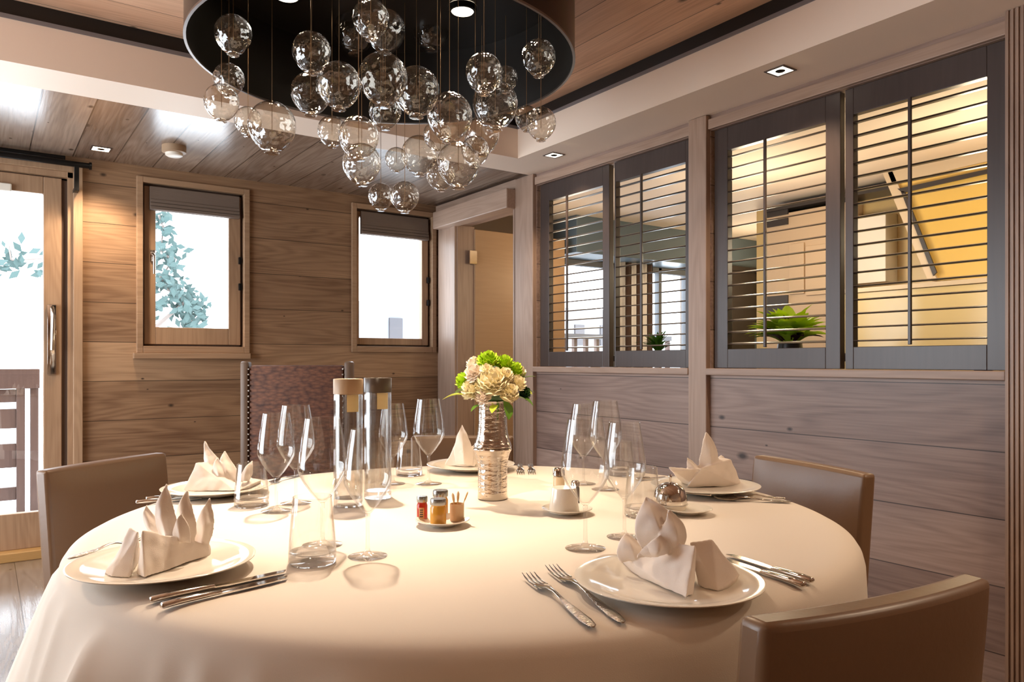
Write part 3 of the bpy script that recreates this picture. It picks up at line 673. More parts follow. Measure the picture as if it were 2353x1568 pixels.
# ================================================================== TABLE AND CLOTH
TC = W(CX - .09 / 1.71 * F, 831, 1.71); TCX, TCY = TC.x, TC.y; TR = .81
tb = thing('dining_table', 'round dining table under the white tablecloth', 'table', (TCX, TCY, 0))
obj('tabletop', lathe([(0, .715), (.79, .715), (.79, .753), (0, .753)], 64), 'wood_leg', tb, 40)
obj('pedestal', lathe([(0, .03), (.09, .03), (.07, .3), (.09, .715), (0, .715)], 24), 'wood_leg', tb, 40)
obj('foot', lathe([(0, 0), (.32, 0), (.32, .03), (0, .035)], 32), 'wood_leg', tb, 40)
def cloth():
    bm = bm_new(); seg = 360; rings = []
    def fold(th):
        return (cos(9 * th + .6) * .5 + cos(14 * th + 2.1 + .7 * sin(3 * th)) * .35 + cos(23 * th + 1) * .2)
    prof = [(0, 0)] + [(r, 0) for r in (.15, .3, .45, .58, .68, .74)] + [(.765, -.001), (.785, -.004), (.798, -.011), (.805, -.022), (.809, -.038)]
    drop = [-.06, -.09, -.13, -.17, -.21, -.25, -.29, -.34, -.39, -.44, -.49, -.53]
    ctr = bm.verts.new((0, 0, 0))
    for r, z in prof[1:]:
        rings.append([bm.verts.new((r * cos(2 * pi * i / seg), r * sin(2 * pi * i / seg), z + (.0007 * mnoise.noise(Vector((r * 6 * cos(2 * pi * i / seg), r * 6 * sin(2 * pi * i / seg), 3))) if r < .76 else 0))) for i in range(seg)])
    for z in drop:
        s = (-z - .03) / .5; ring = []
        for i in range(seg):
            th = 2 * pi * i / seg
            # left side of the viewer falls in deeper folds
            lw = .5 + .5 * cos(th - math.radians(168)); lw = lw ** 2
            amp = (.010 + .042 * lw); fl = .022 + .125 * lw
            e = max(0., fold(th)) ** 1.2
            fd = lw * s ** .45 * .030 * ((1 - abs(sin(11 * th + .4 * sin(5 * th)))) ** 2 * 1.4 + (1 - abs(sin(17 * th + 1))) ** 2 * .8)
            r = .809 + fd + fl * s + amp * s ** .8 * fold(th) * 1.6
            ring.append(bm.verts.new((r * cos(th), r * sin(th), z + .01 * fold(th + .3) * s)))
        rings.append(ring)
    for i in range(seg): bm.faces.new((ctr, rings[0][i], rings[0][(i + 1) % seg]))
    for A, C in zip(rings, rings[1:]):
        for i in range(seg):
            j = (i + 1) % seg; bm.faces.new((A[i], C[i], C[j], A[j]))
    return bm
o = obj('tablecloth', cloth(), 'cloth', None, 180); o.location = (TCX, TCY, TZ)
md = o.modifiers.new('thickness', 'SOLIDIFY'); md.thickness = .0025; md.offset = -1
tag(o, 'white linen tablecloth draped over the round dining table', 'tablecloth')

# ================================================================== CHAIRS
def slab_back(w, h, d, tilt, z0, bulge=.01):
    """padded back rest: x across, y depth (front towards +y), z up"""
    bm = bm_new(); nx, nz = 14, 12; F_, K_ = [], []
    for j in range(nz + 1):
        for i in range(nx + 1):
            u, v = i / nx * 2 - 1, j / nz; x = u * w / 2; z = z0 + v * h
            eb = (1 - abs(u) ** 6) * (1 - abs(v * 2 - 1) ** 8)
            y = -tilt * v * h + .018 * (1 - u * u) * -1
            F_.append(bm.verts.new((x, y + d / 2 * (.72 + .28 * eb) + bulge * eb * .4, z))); K_.append(bm.verts.new((x, y - d / 2 * (.72 + .28 * eb), z)))
    s = nx + 1
    for j in range(nz):
        for i in range(nx):
            a = j * s + i; bm.faces.new((F_[a], F_[a + 1], F_[a + s + 1], F_[a + s])); bm.faces.new((K_[a], K_[a + s], K_[a + s + 1], K_[a + 1]))
    for j in range(nz):
        a = j * s; bm.faces.new((F_[a], F_[a + s], K_[a + s], K_[a])); a += nx; bm.faces.new((F_[a], K_[a], K_[a + s], F_[a + s]))
    for i in range(nx):
        bm.faces.new((F_[i], K_[i], K_[i + 1], F_[i + 1])); a = nz * s + i; bm.faces.new((F_[a], F_[a + 1], K_[a + 1], K_[a]))
    return bm
def dining_chair(pa, pb, label, top=.81, flip=False, w=None, tilt=.09):
    """pa, pb: floor positions of the two upper back corners; seat lies on the side of the table"""
    a, b = Vector(pa[:2]), Vector(pb[:2]); c = (a + b) / 2; dirx = (b - a).normalized()
    fwd = Vector((-dirx.y, dirx.x)); 
    if fwd.dot(Vector((TCX, TCY)) - c) < 0: fwd = -fwd; dirx = -dirx
    rz = math.atan2(dirx.y, dirx.x); wd_ = w or (b - a).length
    t = thing('dining_chair', label, 'chair', (c.x, c.y, 0), rz, 'taupe leather dining chairs around the table')
    ob = obj('backrest', slab_back(wd_, .47, .06, tilt, top - .47), 'leather', t, 35); ob.location = (0, tilt * .47, 0)
    mdf = ob.modifiers.new('soft', 'BEVEL'); mdf.width = .010; mdf.segments = 3; mdf.limit_method = 'ANGLE'; mdf.angle_limit = 1.0
    bm = bm_new(); box(bm, (-wd_ / 2, -.0 + .07, .40), (wd_ / 2, .07 + .43, .47), .02); obj('seat', bm, 'leather', t, 35)
    for sx in (-1, 1):
        for y in (.05, .46):
            x = sx * (wd_ / 2 - .03); bm = bm_new(); box(bm, (x - .02, y - .02, 0), (x + .02, y + .02, .41 if y > .1 else .42), .003); obj('leg', bm, 'wood_leg', t)
    return t
H_ = .81
def top(px, py): return onz(px, py, H_)
dining_chair(top(92, 1082), top(372, 1040), 'taupe leather dining chair on the glazed door side of the table')
dining_chair(top(1742, 1046), top(2000, 1090), 'taupe leather dining chair between the table and the shuttered wall')
dining_chair(top(1725, 1425), top(2245, 1322), 'taupe leather dining chair with its dark back turned to the viewer, nearest of all')
dining_chair(W(945, 831, 2.93), W(1180, 831, 2.93), 'taupe leather dining chair mostly hidden behind the silver vase')

# tall patterned chair by the back wall
g = N('patterned_upholstery'); tc = g.n('TexCoord'); mp = g.n('Mapping', {'Vector': tc.outputs['Object'], 'Scale': (30, 30, 75)})
vo = g.n('TexVoronoi', {'Vector': mp.outputs[0], 'Scale': 1.0}); nz = g.n('TexNoise', {'Vector': tc.outputs['Object'], 'Scale': 60.0})
fac = g.math('ADD', g.math('MULTIPLY', vo.outputs['Distance'], .8), g.math('MULTIPLY', nz.outputs[0], .4))
cl = g.mix(g.n('Clamp', {0: fac}).outputs[0], rgba(lin((132, 84, 58))), rgba(lin((62, 36, 26))))
bp = g.n('Bump', {'Height': fac, 'Strength': .5, 'Distance': .004})
pr = g.n('BsdfPrincipled', {'Base Color': cl, 'Roughness': .75, 'Normal': bp.outputs[0]}); g.surf(pr.outputs[0]); M['pattern'] = g.m
M['throne_wood'] = wood('armchair_wood', (120, 96, 76), (84, 62, 46), 0, 2, .5, 0, seam=False, rough=.4, knots=False)
a, b = W(556, 831, 4.05), W(812, 831, 4.05); c = (a + b) / 2; dv = (b - a).xy.normalized(); wdt = (b - a).length
t = thing('armchair', 'high-backed chair in brown patterned fabric standing by the back wall', 'chair', (c.x, c.y, 0), math.atan2(dv.y, dv.x))
bm = bm_new(); box(bm, (-wdt / 2 + .045, -.03, .42), (wdt / 2 - .045, .03, 1.08), .02); obj('backrest', bm, 'pattern', t, 35)
for sx in (-1, 1):
    bm = bm_new(); x = sx * (wdt / 2 - .022); box(bm, (x - .022, -.035, 0), (x + .022, .035, 1.10), .012); obj('back_post', bm, 'throne_wood', t, 35)
    bm = bm_new(); box(bm, (x - .022, -.52, 0), (x + .022, -.47, .40), .004); obj('leg', bm, 'throne_wood', t, 35)
    bm = bm_new()
    for k in range(22): bmesh.ops.create_icosphere(bm, subdivisions=1, radius=.007, matrix=Matrix.Translation((sx * (wdt / 2 - .048), -.033, .45 + k * .029)))
    so = obj('stud_row', bm, 'steel_p', t, 60); so['kind'] = 'stuff'
bm = bm_new(); box(bm, (-wdt / 2 + .0, -.54, .36), (wdt / 2 - .0, -.03, .48), .03); obj('seat', bm, 'pattern', t, 35)

# ================================================================== TABLEWARE
def tz(px, py): return onz(px, py, TZ)
def plate(px, py, r, label, name='plate', cat='plate', group=None, hz=.02, zc=None):
    c = onz(px, py, TZ + hz * .9); s = r / .137
    t = obj(name, lathe([(0, .0), (.062 * s, .0), (.068 * s, .003), (.115 * s, hz * .7), (.1365 * s, hz), (.137 * s, hz + .0015), (.1355 * s, hz + .002), (.112 * s, hz * .75 + .002), (.085 * s, .0075), (.06 * s, .0055), (0, .0055)], 72), 'china', None, 50)
    t.location = (c.x, c.y, TZ + .0005); tag(t, label, cat, group); return c
PG = 'white dinner plates on the table'
pA = plate(377, 1290, .140, 'white dinner plate at the left front of the table', group=PG)
pB = plate(497, 1121, .132, 'white dinner plate in front of the glazed-door-side chair, behind the left front setting', group=PG)
pC = plate(1082, 1068, .137, 'white dinner plate partly hidden behind the silver vase', group=PG)
pD = plate(1620, 1116, .139, 'white dinner plate nearest the shuttered wall', group=PG)
pE = plate(1535, 1332, .138, 'white dinner plate at the right front of the table, beside two forks', group=PG)

NZ = TZ + .0075
def G(px, py): return onz(px, py, NZ)
def patch(bm, bl, br, tip, wmid, bulge, crease=.35, thick=.0035, nu=9, nv=12, lean=0.0):
    """leaf shaped cloth fold from a base line to a pointed tip"""
    bl, br, tip = Vector(bl), Vector(br), Vector(tip); mid = (bl + br) / 2; side = (br - bl); w0 = side.length; side.normalize()
    ax = tip - mid; nrm = side.cross(ax).normalized()
    if nrm.dot(Vector((DX, DY, 0))) > 0: nrm = -nrm
    rows = []
    for j in range(nv + 1):
        v = j / nv; w = (w0 * (1 - v) + 0) * .9 + wmid * 1.15 * sin(pi * v) ** .9 * (1 - v * .25) * .55
        w = max(w, .0015); row = []
        for i in range(nu):
            u = i / (nu - 1) * 2 - 1
            p = mid + ax * v + side * (u * w / 2) + nrm * (crease * w * (1 - abs(u)) * .7 + bulge * sin(pi * v) + .003 * sin(3 * u + 5 * v))
            row.append(p)
        rows.append(row)
    A = [[bm.verts.new(p + nrm * thick / 2) for p in r] for r in rows]; C = [[bm.verts.new(p - nrm * thick / 2) for p in r] for r in rows]
    for j in range(nv):
        for i in range(nu - 1):
            bm.faces.new((A[j][i], A[j][i + 1], A[j + 1][i + 1], A[j + 1][i])); bm.faces.new((C[j][i], C[j + 1][i], C[j + 1][i + 1], C[j][i + 1]))
        bm.faces.new((A[j][0], A[j + 1][0], C[j + 1][0], C[j][0])); bm.faces.new((A[j][-1], C[j][-1], C[j + 1][-1], A[j + 1][-1]))
    for i in range(nu - 1):
        bm.faces.new((A[0][i], C[0][i], C[0][i + 1], A[0][i + 1])); bm.faces.new((A[-1][i], A[-1][i + 1], C[-1][i + 1], C[-1][i]))
def hull(bm, pts):
    b2 = bm_new()
    for p in pts: b2.verts.new(p)
    r = bmesh.ops.convex_hull(b2, input=b2.verts[:]); 
    bmesh.ops.delete(b2, geom=[v for v in b2.verts if not v.link_faces], context='VERTS')
    bmesh.ops.subdivide_edges(b2, edges=b2.edges[:], cuts=3, use_grid_fill=True)
    me = bpy.data.meshes.new('tmp'); b2.to_mesh(me); b2.free(); bm.from_mesh(me); bpy.data.meshes.remove(me)
def napkin(label, hulls, petals, center):
    bm = bm_new()
    for h in hulls: hull(bm, h)
    for p in petals: patch(bm, *p)
    bmesh.ops.recalc_face_normals(bm, faces=bm.faces)
    o = obj('folded_napkin', bm, 'napkin', None, 180, off=(center.x, center.y, NZ)); o.location = (center.x, center.y, NZ)
    md = o.modifiers.new('merge', 'REMESH'); md.mode = 'VOXEL'; md.voxel_size = .0016; md.use_smooth_shade = True
    md = o.modifiers.new('soften', 'SMOOTH'); md.factor = .5; md.iterations = 10
    tx = bpy.data.textures.get('creases') or bpy.data.textures.new('creases', 'CLOUDS'); tx.noise_scale = .035; tx.noise_depth = 1
    md = o.modifiers.new('creases', 'DISPLACE'); md.texture = tx; md.strength = .007; md.mid_level = .5
    tag(o, label, 'napkin', 'folded white napkins on the plates')
napkin('folded white napkin on the left front plate',
    [[G(314, 1322), G(332, 1330), G(484, 1276), W(484, 1253, 1.30), W(326, 1218, 1.185), G(450, 1258), G(360, 1275)],
     [G(242, 1318), G(252, 1327), G(298, 1327), W(318, 1222, 1.20), W(298, 1212, 1.215), G(268, 1300), G(325, 1282)]],
    [(W(362, 1232, 1.26), W(412, 1236, 1.26), W(384, 1112, 1.27), .030, .010),
     (W(344, 1228, 1.29), W(372, 1230, 1.29), W(337, 1160, 1.30), .026, .004),
     (W(408, 1244, 1.27), W(448, 1250, 1.27), W(431, 1128, 1.29), .036, .008),
     (W(444, 1252, 1.29), W(480, 1256, 1.30), W(482, 1144, 1.32), .034, .006),
     (W(400, 1240, 1.245), W(440, 1250, 1.245), W(418, 1178, 1.25), .022, .004)], pA)
napkin('folded white napkin on the plate by the glazed-door-side chair',
    [[G(420, 1129), G(545, 1129), W(562, 1112, 2.0), W(450, 1064, 1.97), W(482, 1062, 2.0), G(440, 1116), G(540, 1116)],
     [G(548, 1128), G(598, 1119), W(604, 1102, 1.98), W(565, 1094, 1.99), G(585, 1110)]],
    [(W(484, 1108, 2.0), W(522, 1100, 2.0), W(471, 1014, 2.02), .030, .006), (W(508, 1104, 1.98), W(550, 1106, 1.98), W(517, 1037, 2.0), .036, .006),
     (W(548, 1108, 1.97), W(574, 1106, 1.97), W(580, 1060, 1.98), .026, .005), (W(490, 1105, 1.97), W(530, 1108, 1.97), W(500, 1052, 1.98), .03, .004)], pB)
napkin('folded white napkin with one tall point beside the silver vase',
    [[G(1021, 1071), G(1092, 1073), W(1095, 1048, 2.40), W(1047, 1020, 2.42), G(1045, 1063), G(1090, 1064)]],
    [(W(1046, 1068, 2.38), W(1088, 1070, 2.38), W(1062, 976, 2.40), .05, .008), (W(1060, 1066, 2.4), W(1098, 1068, 2.4), W(1092, 1020, 2.41), .04, .005)], pC)
napkin('folded white napkin on the plate nearest the shuttered wall',
    [[G(1577, 1120), G(1706, 1118), W(1681, 1056, 1.98), W(1652, 1052, 2.0), W(1612, 1076, 1.95), G(1685, 1104), G(1602, 1104)],
     [W(1536, 1074, 1.96), W(1545, 1084, 1.95), G(1566, 1112), G(1600, 1118), W(1618, 1078, 1.97), W(1580, 1079, 2.0)]],
    [(W(1606, 1092, 1.98), W(1652, 1072, 1.99), W(1622, 994, 2.0), .044, .008), (W(1585, 1092, 1.98), W(1616, 1088, 1.98), W(1579, 1052, 1.99), .024, .004),
     (W(1640, 1072, 2.01), W(1668, 1068, 2.01), W(1656, 1046, 2.02), .02, .003)], pD)
napkin('folded white napkin on the right front plate beside two forks',
    [[G(1418, 1300), G(1576, 1378), G(1594, 1368), W(1598, 1254, 1.10), W(1566, 1250, 1.12), W(1430, 1280, 1.2), G(1500, 1312), G(1584, 1325)],
     [G(1602, 1346), G(1650, 1360), G(1694, 1342), W(1700, 1322, 1.11), W(1634, 1240, 1.13), W(1585, 1246, 1.14), G(1605, 1308), G(1680, 1312)]],
    [(W(1482, 1278, 1.15), W(1568, 1262, 1.15), W(1484, 1142, 1.18), .070, .012), (W(1520, 1275, 1.13), W(1572, 1258, 1.14), W(1536, 1172, 1.15), .046, .008),
     (W(1424, 1296, 1.18), W(1492, 1285, 1.18), W(1438, 1228, 1.20), .038, .006), (W(1460, 1285, 1.13), W(1540, 1272, 1.13), W(1520, 1225, 1.13), .04, .005)], pE)

# ---- glasses
def wine_glass(px, py, big, label):
    c = tz(px, py); s = 1.0 if big else .945
    t = thing('wine_glass', label, 'wine glass', (c.x, c.y, TZ + .0005), 0, 'stemmed wine glasses')
    bowl = [(.0035, .078), (.008, .082), (.020, .096), (.034, .116), (.0425, .132), (.0445, .141), (.0440, .152), (.041, .178), (.0365, .207), (.0318, .235), (.0311, .2352), (.0357, .207), (.0402, .178), (.0432, .152), (.0437, .141), (.0415, .133), (.033, .118), (.019, .098), (.008, .0845), (0, .082)]
    foot = [(0, 0), (.036, 0), (.0368, .0012), (.03, .003), (.012, .0055), (.0048, .010), (.0036, .016), (.0033, .04), (.0034, .066), (.0045, .076), (.0035, .079), (0, .080)]
    sx = s if big else .93
    obj('bowl', lathe([(r * sx, z * s) for r, z in bowl], 48), 'glassware', t, 60)
    obj('stem', lathe([(r * sx, z * s) for r, z in foot], 36), 'stemglass', t, 60)
M['stemglass'] = thin_glass('stem_glass', (.97, .965, .96), (.50, .47, .44), .7, .07, 3.6)
wine_glass(845, 1280, False, 'wine glass right of the front water tumbler, nearest to the viewer')
wine_glass(741, 1254, True, 'large wine glass standing directly behind the front water tumbler')
wine_glass(635, 1176, False, 'wine glass beside the tumbler of the glazed-door-side setting')
wine_glass(680, 1158, True, 'large wine glass just left of the two carafes')
wine_glass(903, 1113, False, 'wine glass half hidden behind the right carafe')
wine_glass(985, 1113, True, 'large wine glass between the carafes and the silver vase')
wine_glass(1345, 1262, True, 'large wine glass nearest the butter dish')
wine_glass(1435, 1236, False, 'wine glass behind the right front plate, right of the larger one')
wine_glass(1341, 1113, False, 'smaller of the two wine glasses behind the butter dish')
wine_glass(1391, 1126, True, 'larger of the two wine glasses behind the butter dish')
M['tumbler'] = thin_glass('tumbler_glass', (.98, .98, .975), (.50, .48, .46), .95, .06, 4.2)
def tumbler(px, py, h, label):
    c = tz(px, py); t = thing('water_tumbler', label, 'tumbler', (c.x, c.y, TZ + .0005), 0, 'clear water tumblers')
    k = h / .11
    obj('wall', lathe([(.0392, .020), (.038, .04), (.0345, h * .75), (.0322, h), (.0312, h), (.0333, h * .75), (.0368, .04), (.0378, .021)], 48), 'tumbler', t, 60)
    obj('thick_base', lathe([(0, 0), (.037, 0), (.0392, .003), (.0394, .019), (.0385, .0205), (.03, .0165), (0, .015)], 48), 'solid_glass', t, 60)
tumbler(718, 1294, .112, 'water tumbler standing in front of the large wine glass, nearest of the tumblers')
tumbler(578, 1163, .100, 'water tumbler in front of the napkin by the glazed-door-side chair')
tumbler(940, 1092, .100, 'water tumbler beside the wine glass left of the silver vase')
tumbler(1427, 1092, .100, 'water tumbler behind the wine glasses by the butter dish')
tumbler(1476, 1186, .108, 'water tumbler half hidden behind the tall napkin on the right front plate')

# ---- carafes
M['water'] = thin_glass('water', (.80, .79, .78), (.25, .22, .2), .8, .05, 2.2)
def carafe(px, py, label, top_mat, tagpx):
    c = tz(px, py); t = thing('glass_carafe', label, 'carafe', (c.x, c.y, TZ + .0005), 0, 'tall straight glass carafes')
    r = .0338
    obj('glass_wall', lathe([(r, .018), (r, .298), (r - .002, .298), (r - .002, .018)], 48), 'tumbler', t, 60)
    obj('thick_base', lathe([(0, 0), (r - .001, 0), (r, .002), (r, .0175), (r - .003, .018), (0, .017)], 48), 'solid_glass', t, 60)
    obj('water_fill', lathe([(0, .018), (r - .003, .018), (r - .003, .262), (0, .262)], 48), 'water', t, 60)
    obj('empty_top_tone', lathe([(r + .0006, .263), (r + .0006, .2975), (r - .0006, .2985), (r - .003, .2975), (r - .003, .263), (r + .0006, .263)], 48), top_mat, t, 60)
    # label patch turned to the viewer's right
    ang = math.atan2(-DY, -DX) + tagpx; bm = bm_new(); R = r + .0008
    z0, z1 = .222, .262; q = 10
    A = [bm.verts.new((R * cos(ang + .42 * (i / q * 2 - 1)), R * sin(ang + .42 * (i / q * 2 - 1)), z0)) for i in range(q + 1)]
    C = [bm.verts.new((v.co.x, v.co.y, z1)) for v in A]
    for i in range(q): bm.faces.new((A[i], A[i + 1], C[i + 1], C[i]))
    bmesh.ops.solidify(bm, geom=bm.faces[:], thickness=-.0004)
    obj('label', bm, 'label', t, 60)
M['backdrop_tone'] = principled('carafe_backdrop_tone', (74, 62, 52), .3)  # dark background seen through the empty glass, put into the colour
carafe(800, 1162, 'left glass carafe of water, beige reflection coloured onto its empty top', 'beige_reflection', .55)
carafe(868, 1144, 'right glass carafe of water, dark background tone coloured onto its empty top', 'backdrop_tone', .55)

# ---- vase and bouquet
vc = tz(1132, 1147)
vt = thing('silver_vase', 'hammered silver vase in two stacked flared sections', 'vase', (vc.x, vc.y, TZ + .0005))
obj('lower_section', lathe([(0, 0), (.034, 0), (.037, .003), (.0362, .02), (.0362, .07), (.038, .095), (.0425, .113), (.048, .123), (.0465, .126), (.03, .128), (0, .128)], 64), 'silver_h', vt, 50)
obj('upper_section', lathe([(.044, .1265), (.0475, .130), (.0455, .137), (.040, .150), (.0368, .170), (.0352, .20), (.0352, .235), (.0362, .242), (.0345, .243), (.033, .235), (.033, .15)], 64), 'silver_h', vt, 50)
bq = thing('flower_bouquet', 'domed bouquet of cream and lime green flowers in the silver vase', 'bouquet', (vc.x, vc.y, TZ + .235))
M['cream'] = principled('cream_petal', (255, 246, 214), .6, spec=.2, **{'Subsurface Weight': .0}); M['limefl'] = principled('lime_petal', (190, 222, 60), .6, spec=.2)
M['palepink'] = principled('pale_petal', (255, 244, 232), .6, spec=.2)
def flower_head(name, c, r, mat, npet, plen=.5):
    bm = bm_new(); c = Vector(c); out = (c - Vector((0, 0, -.02))).normalized()
    ga = pi * (3 - 5 ** .5); q = out.to_track_quat('Z', 'Y')
    for k in range(npet):
        z = 1 - 1.25 * (k + .5) / npet; rr = math.sqrt(max(0, 1 - z * z)); a = ga * k
        d = Vector((rr * cos(a), rr * sin(a), z)); t1 = Vector((-sin(a), cos(a), 0)); up = t1.cross(d)
        L = r * random.uniform(.85, 1.05); w = r * plen * random.uniform(.8, 1.2)
        base = d * L * .45; tipc = d * L; curl = up * (-.25 * r * random.uniform(.3, 1.2))
        P_ = [base - t1 * w * .3, base + t1 * w * .3, tipc * .82 + t1 * w * .55, tipc + curl + t1 * w * .25, tipc * 1.02 + curl - t1 * w * .25, tipc * .82 - t1 * w * .55]
        vs = [bm.verts.new(c + q @ p) for p in P_]; cc = bm.verts.new(c + q @ (tipc * .72 - up * .10 * r))
        for i in range(6): bm.faces.new((vs[i], vs[(i + 1) % 6], cc))
    bmesh.ops.create_icosphere(bm, subdivisions=2, radius=r * .55, matrix=Matrix.Translation(c))
    me = bpy.data.meshes.new(name); bm.to_mesh(me); bm.free(); me.materials.append(M[mat]); o = bpy.data.objects.new(name, me); COL.objects.link(o); o.parent = bq
    me.polygons.foreach_set('use_smooth', [True] * len(me.polygons)); return o
# directions in viewer frame: (right, toward viewer, up)
def vf(r, n_, u): return Vector((RX * r - DX * n_, RY * r - DY * n_, u))
heads = [(.000, .055, .045, .042, 'cream', 90, .42), (-.045, .045, .03, .030, 'cream', 70, .45), (-.040, .045, .068, .027, 'palepink', 60, .5), (.035, .055, .025, .030, 'cream', 70, .45),
         (.058, .03, .045, .026, 'cream', 60, .45), (-.065, .02, .05, .026, 'limefl', 60, .4), (-.01, .03, .098, .030, 'limefl', 80, .38), (.028, .02, .092, .026, 'limefl', 70, .38),
         (.052, .015, .078, .024, 'limefl', 60, .38), (-.045, .0, .092, .022, 'palepink', 50, .5), (.062, -.01, .07, .022, 'cream', 50, .5), (.03, .05, .064, .024, 'cream', 60, .5),
         (-.02, .058, .018, .024, 'palepink', 50, .5), (.0, -.04, .08, .035, 'limefl', 60, .4), (-.05, -.04, .06, .03, 'cream', 60, .4), (.05, -.045, .05, .03, 'cream', 60, .4), (.075, .02, .022, .020, 'darkgreen', 40, .5), (-.012, .06, .078, .018, 'cream', 40, .5)]
for r, nn, u, rad, mat, npet, pl in heads: flower_head('blossom', vf(r, nn, u + .004), rad, mat, npet, pl)
bm = bm_new(); bmesh.ops.create_icosphere(bm, subdivisions=3, radius=.05, matrix=Matrix.Translation((0, 0, .045))); obj('greenery_core', bm, 'darkgreen', bq, 60)
for (a, b, w) in [((-.05, .03, .018), (-.122, .03, .012), .028), ((.05, .03, .02), (.100, .045, -.004), .030), ((.03, .045, .01), (.040, .06, -.035), .026), ((.06, .0, .05), (.108, .0, .068), .018),
                  ((-.02, .05, .0), (-.05, .07, -.015), .02), ((.06, .02, .03), (.105, .02, .028), .016), ((-.05, .0, .04), (-.095, .0, .045), .022), ((.01, .05, .0), (.0, .075, -.018), .02), ((.05, -.03, .03), (.1, -.06, .02), .03), ((-.05, -.03, .03), (-.1, -.06, .02), .03)]:
    bm = bm_new(); leafmesh(bm, vf(*a), vf(*b), w, .12); obj('leaf', bm, 'greenleaf' if random.random() < .7 else 'lime', bq, 60)
bm = bm_new()
for k in range(7): tube([(.012 * cos(k), .012 * sin(k), -.12), (.02 * cos(k), .02 * sin(k), .02)], .002, 6, bm)
obj('stems', bm, 'darkgreen', bq)['kind'] = 'stuff'

# ---- condiment dish
def small_plate(px, py, r, label): return plate(px, py, r, label, 'small_plate', 'plate', 'small white side plates', .012)
c = small_plate(1017, 1196, .056, 'small white plate holding the condiment jars')
pz = TZ + .0065
M['ketchup'] = principled('tomato_sauce', (176, 40, 26), .12); M['mustard'] = principled('mustard', (206, 150, 52), .12); M['lidm'] = principled('tin_lid', (150, 150, 146), .25, .9)
M['lbl_red'] = principled('cream_label', (222, 170, 120), .6)
def jar(px, py, r, h, mat, label, lid_w=None, lab=True, group='miniature condiment jars'):
    q = onz(px, py, pz); t = thing('condiment_jar', label, 'jar', (q.x, q.y, pz), 0, group)
    obj('jar_body', lathe([(0, 0), (r * .96, 0), (r, .002), (r, h * .62), (r * .86, h * .72), (r * .9, h * .76), (0, h * .76)], 12 if lab else 24), mat, t, 35)
    obj('lid', lathe([(0, h * .76), (r * .98, h * .76), (r * 1.0, h * .78), (r, h * .96), (r * .94, h), (0, h)], 28), 'lidm', t, 40)
    if lab:
        ang = math.atan2(-DY, -DX); bm = bm_new(); R = r + .0005
        for (z0, z1, wd_) in ((h * .1, h * .55, .5),):
            A = [bm.verts.new((R * cos(ang + wd_ * (i / 4 - 1)), R * sin(ang + wd_ * (i / 4 - 1)), z0)) for i in range(9)]; C = [bm.verts.new((v.co.x, v.co.y, z1)) for v in A]
            for i in range(8): bm.faces.new((A[i], A[i + 1], C[i + 1], C[i]))
        obj('paper_label', bm, 'lbl_red', t, 60)
        bm = bm_new()
        for k in range(4):   # dark print marks
            z0 = h * (.16 + .09 * k); A = [bm.verts.new(((R + .0004) * cos(ang + .28 * (i / 2 - 1)), (R + .0004) * sin(ang + .28 * (i / 2 - 1)), z0)) for i in range(5)]; C = [bm.verts.new((v.co.x, v.co.y, z0 + h * .045)) for v in A]
            for i in range(4): bm.faces.new((A[i], A[i + 1], C[i + 1], C[i]))
        obj('print_marks', bm, 'cab_dark', t, 60)
    return t
jar(970, 1195, .0112, .050, 'ketchup', 'small red sauce jar with a cream label')
jar(1007, 1204, .0165, .052, 'mustard', 'small yellow mustard jar in front, beside the red one', lab=False)
jar(1012, 1186, .0165, .056, 'mustard', 'small yellow jar standing behind the front mustard jar', lab=False)
q = onz(1050, 1197, pz); M['cup_b'] = principled('beige_ceramic', (206, 172, 134), .35)
cup = tag(obj('ceramic_cup', lathe([(0, 0), (.0135, 0), (.0148, .002), (.0150, .036), (.0138, .036), (.0134, .004), (0, .003)], 32), 'cup_b', None, 40), 'small beige cup holding three wooden spatulas', 'cup'); cup.location = (q.x, q.y, pz)
M['birch'] = principled('birch', (206, 160, 98), .5)
for k, (dx, dy) in enumerate(((-.003, 0), (.003, .002), (.016, 0))):
    bx, by = (-.006, 0, .007)[k], 0
    p0 = vf(bx * .3, 0, .005); p1 = vf(bx + dx, dy, .058 + (.0, .004, .003)[k])
    bm = tube([p0, p0.lerp(p1, .6), p0.lerp(p1, .75), p0.lerp(p1, .92), p1], [.002, .002, .0042, .0045, .001], 10, flat=.4)
    s = tag(obj('wooden_spatula', bm, 'birch', None, 50), ('upright wooden spatula in the beige cup, leftmost of three', 'middle wooden spatula in the beige cup', 'wooden spatula leaning far right in the beige cup')[k], 'spatula', 'wooden spatulas in the beige cup'); s.location = (q.x, q.y, pz)
# ---- butter dish with salt and pepper
c = small_plate(1303, 1170, .056, 'small white plate holding the cream pot and shakers')
q = onz(1296, 1176, pz)
o = tag(obj('porcelain_pot', lathe([(0, 0), (.0335, 0), (.034, .002), (.0275, .052), (.0262, .054), (0, .054)], 40), 'china', None, 45), 'cream tapered porcelain pot beside the salt shaker', 'pot'); o.location = (q.x, q.y, pz)
def shaker(px, py, h, r, mat, label):
    q = onz(px, py, pz); t = thing('shaker', label, 'shaker', (q.x, q.y, pz), 0, 'salt and pepper shakers')
    obj('body', lathe([(0, 0), (r, 0), (r, h * .7), (r * .8, h * .76), (0, h * .76)], 24), mat, t, 45)
    obj('cap', lathe([(r * .9, h * .76), (r * 1.05, h * .77), (r * 1.0, h * .95), (r * .7, h), (0, h)], 24), 'steel', t, 45)
M['salt'] = principled('salt_glass', (226, 204, 170), .2)
shaker(1284, 1150, .078, .014, 'salt', 'glass salt shaker with chrome cap behind the cream pot')
shaker(1322, 1160, .056, .010, 'cab_dark', 'dark pepper shaker squeezed beside the cream pot')
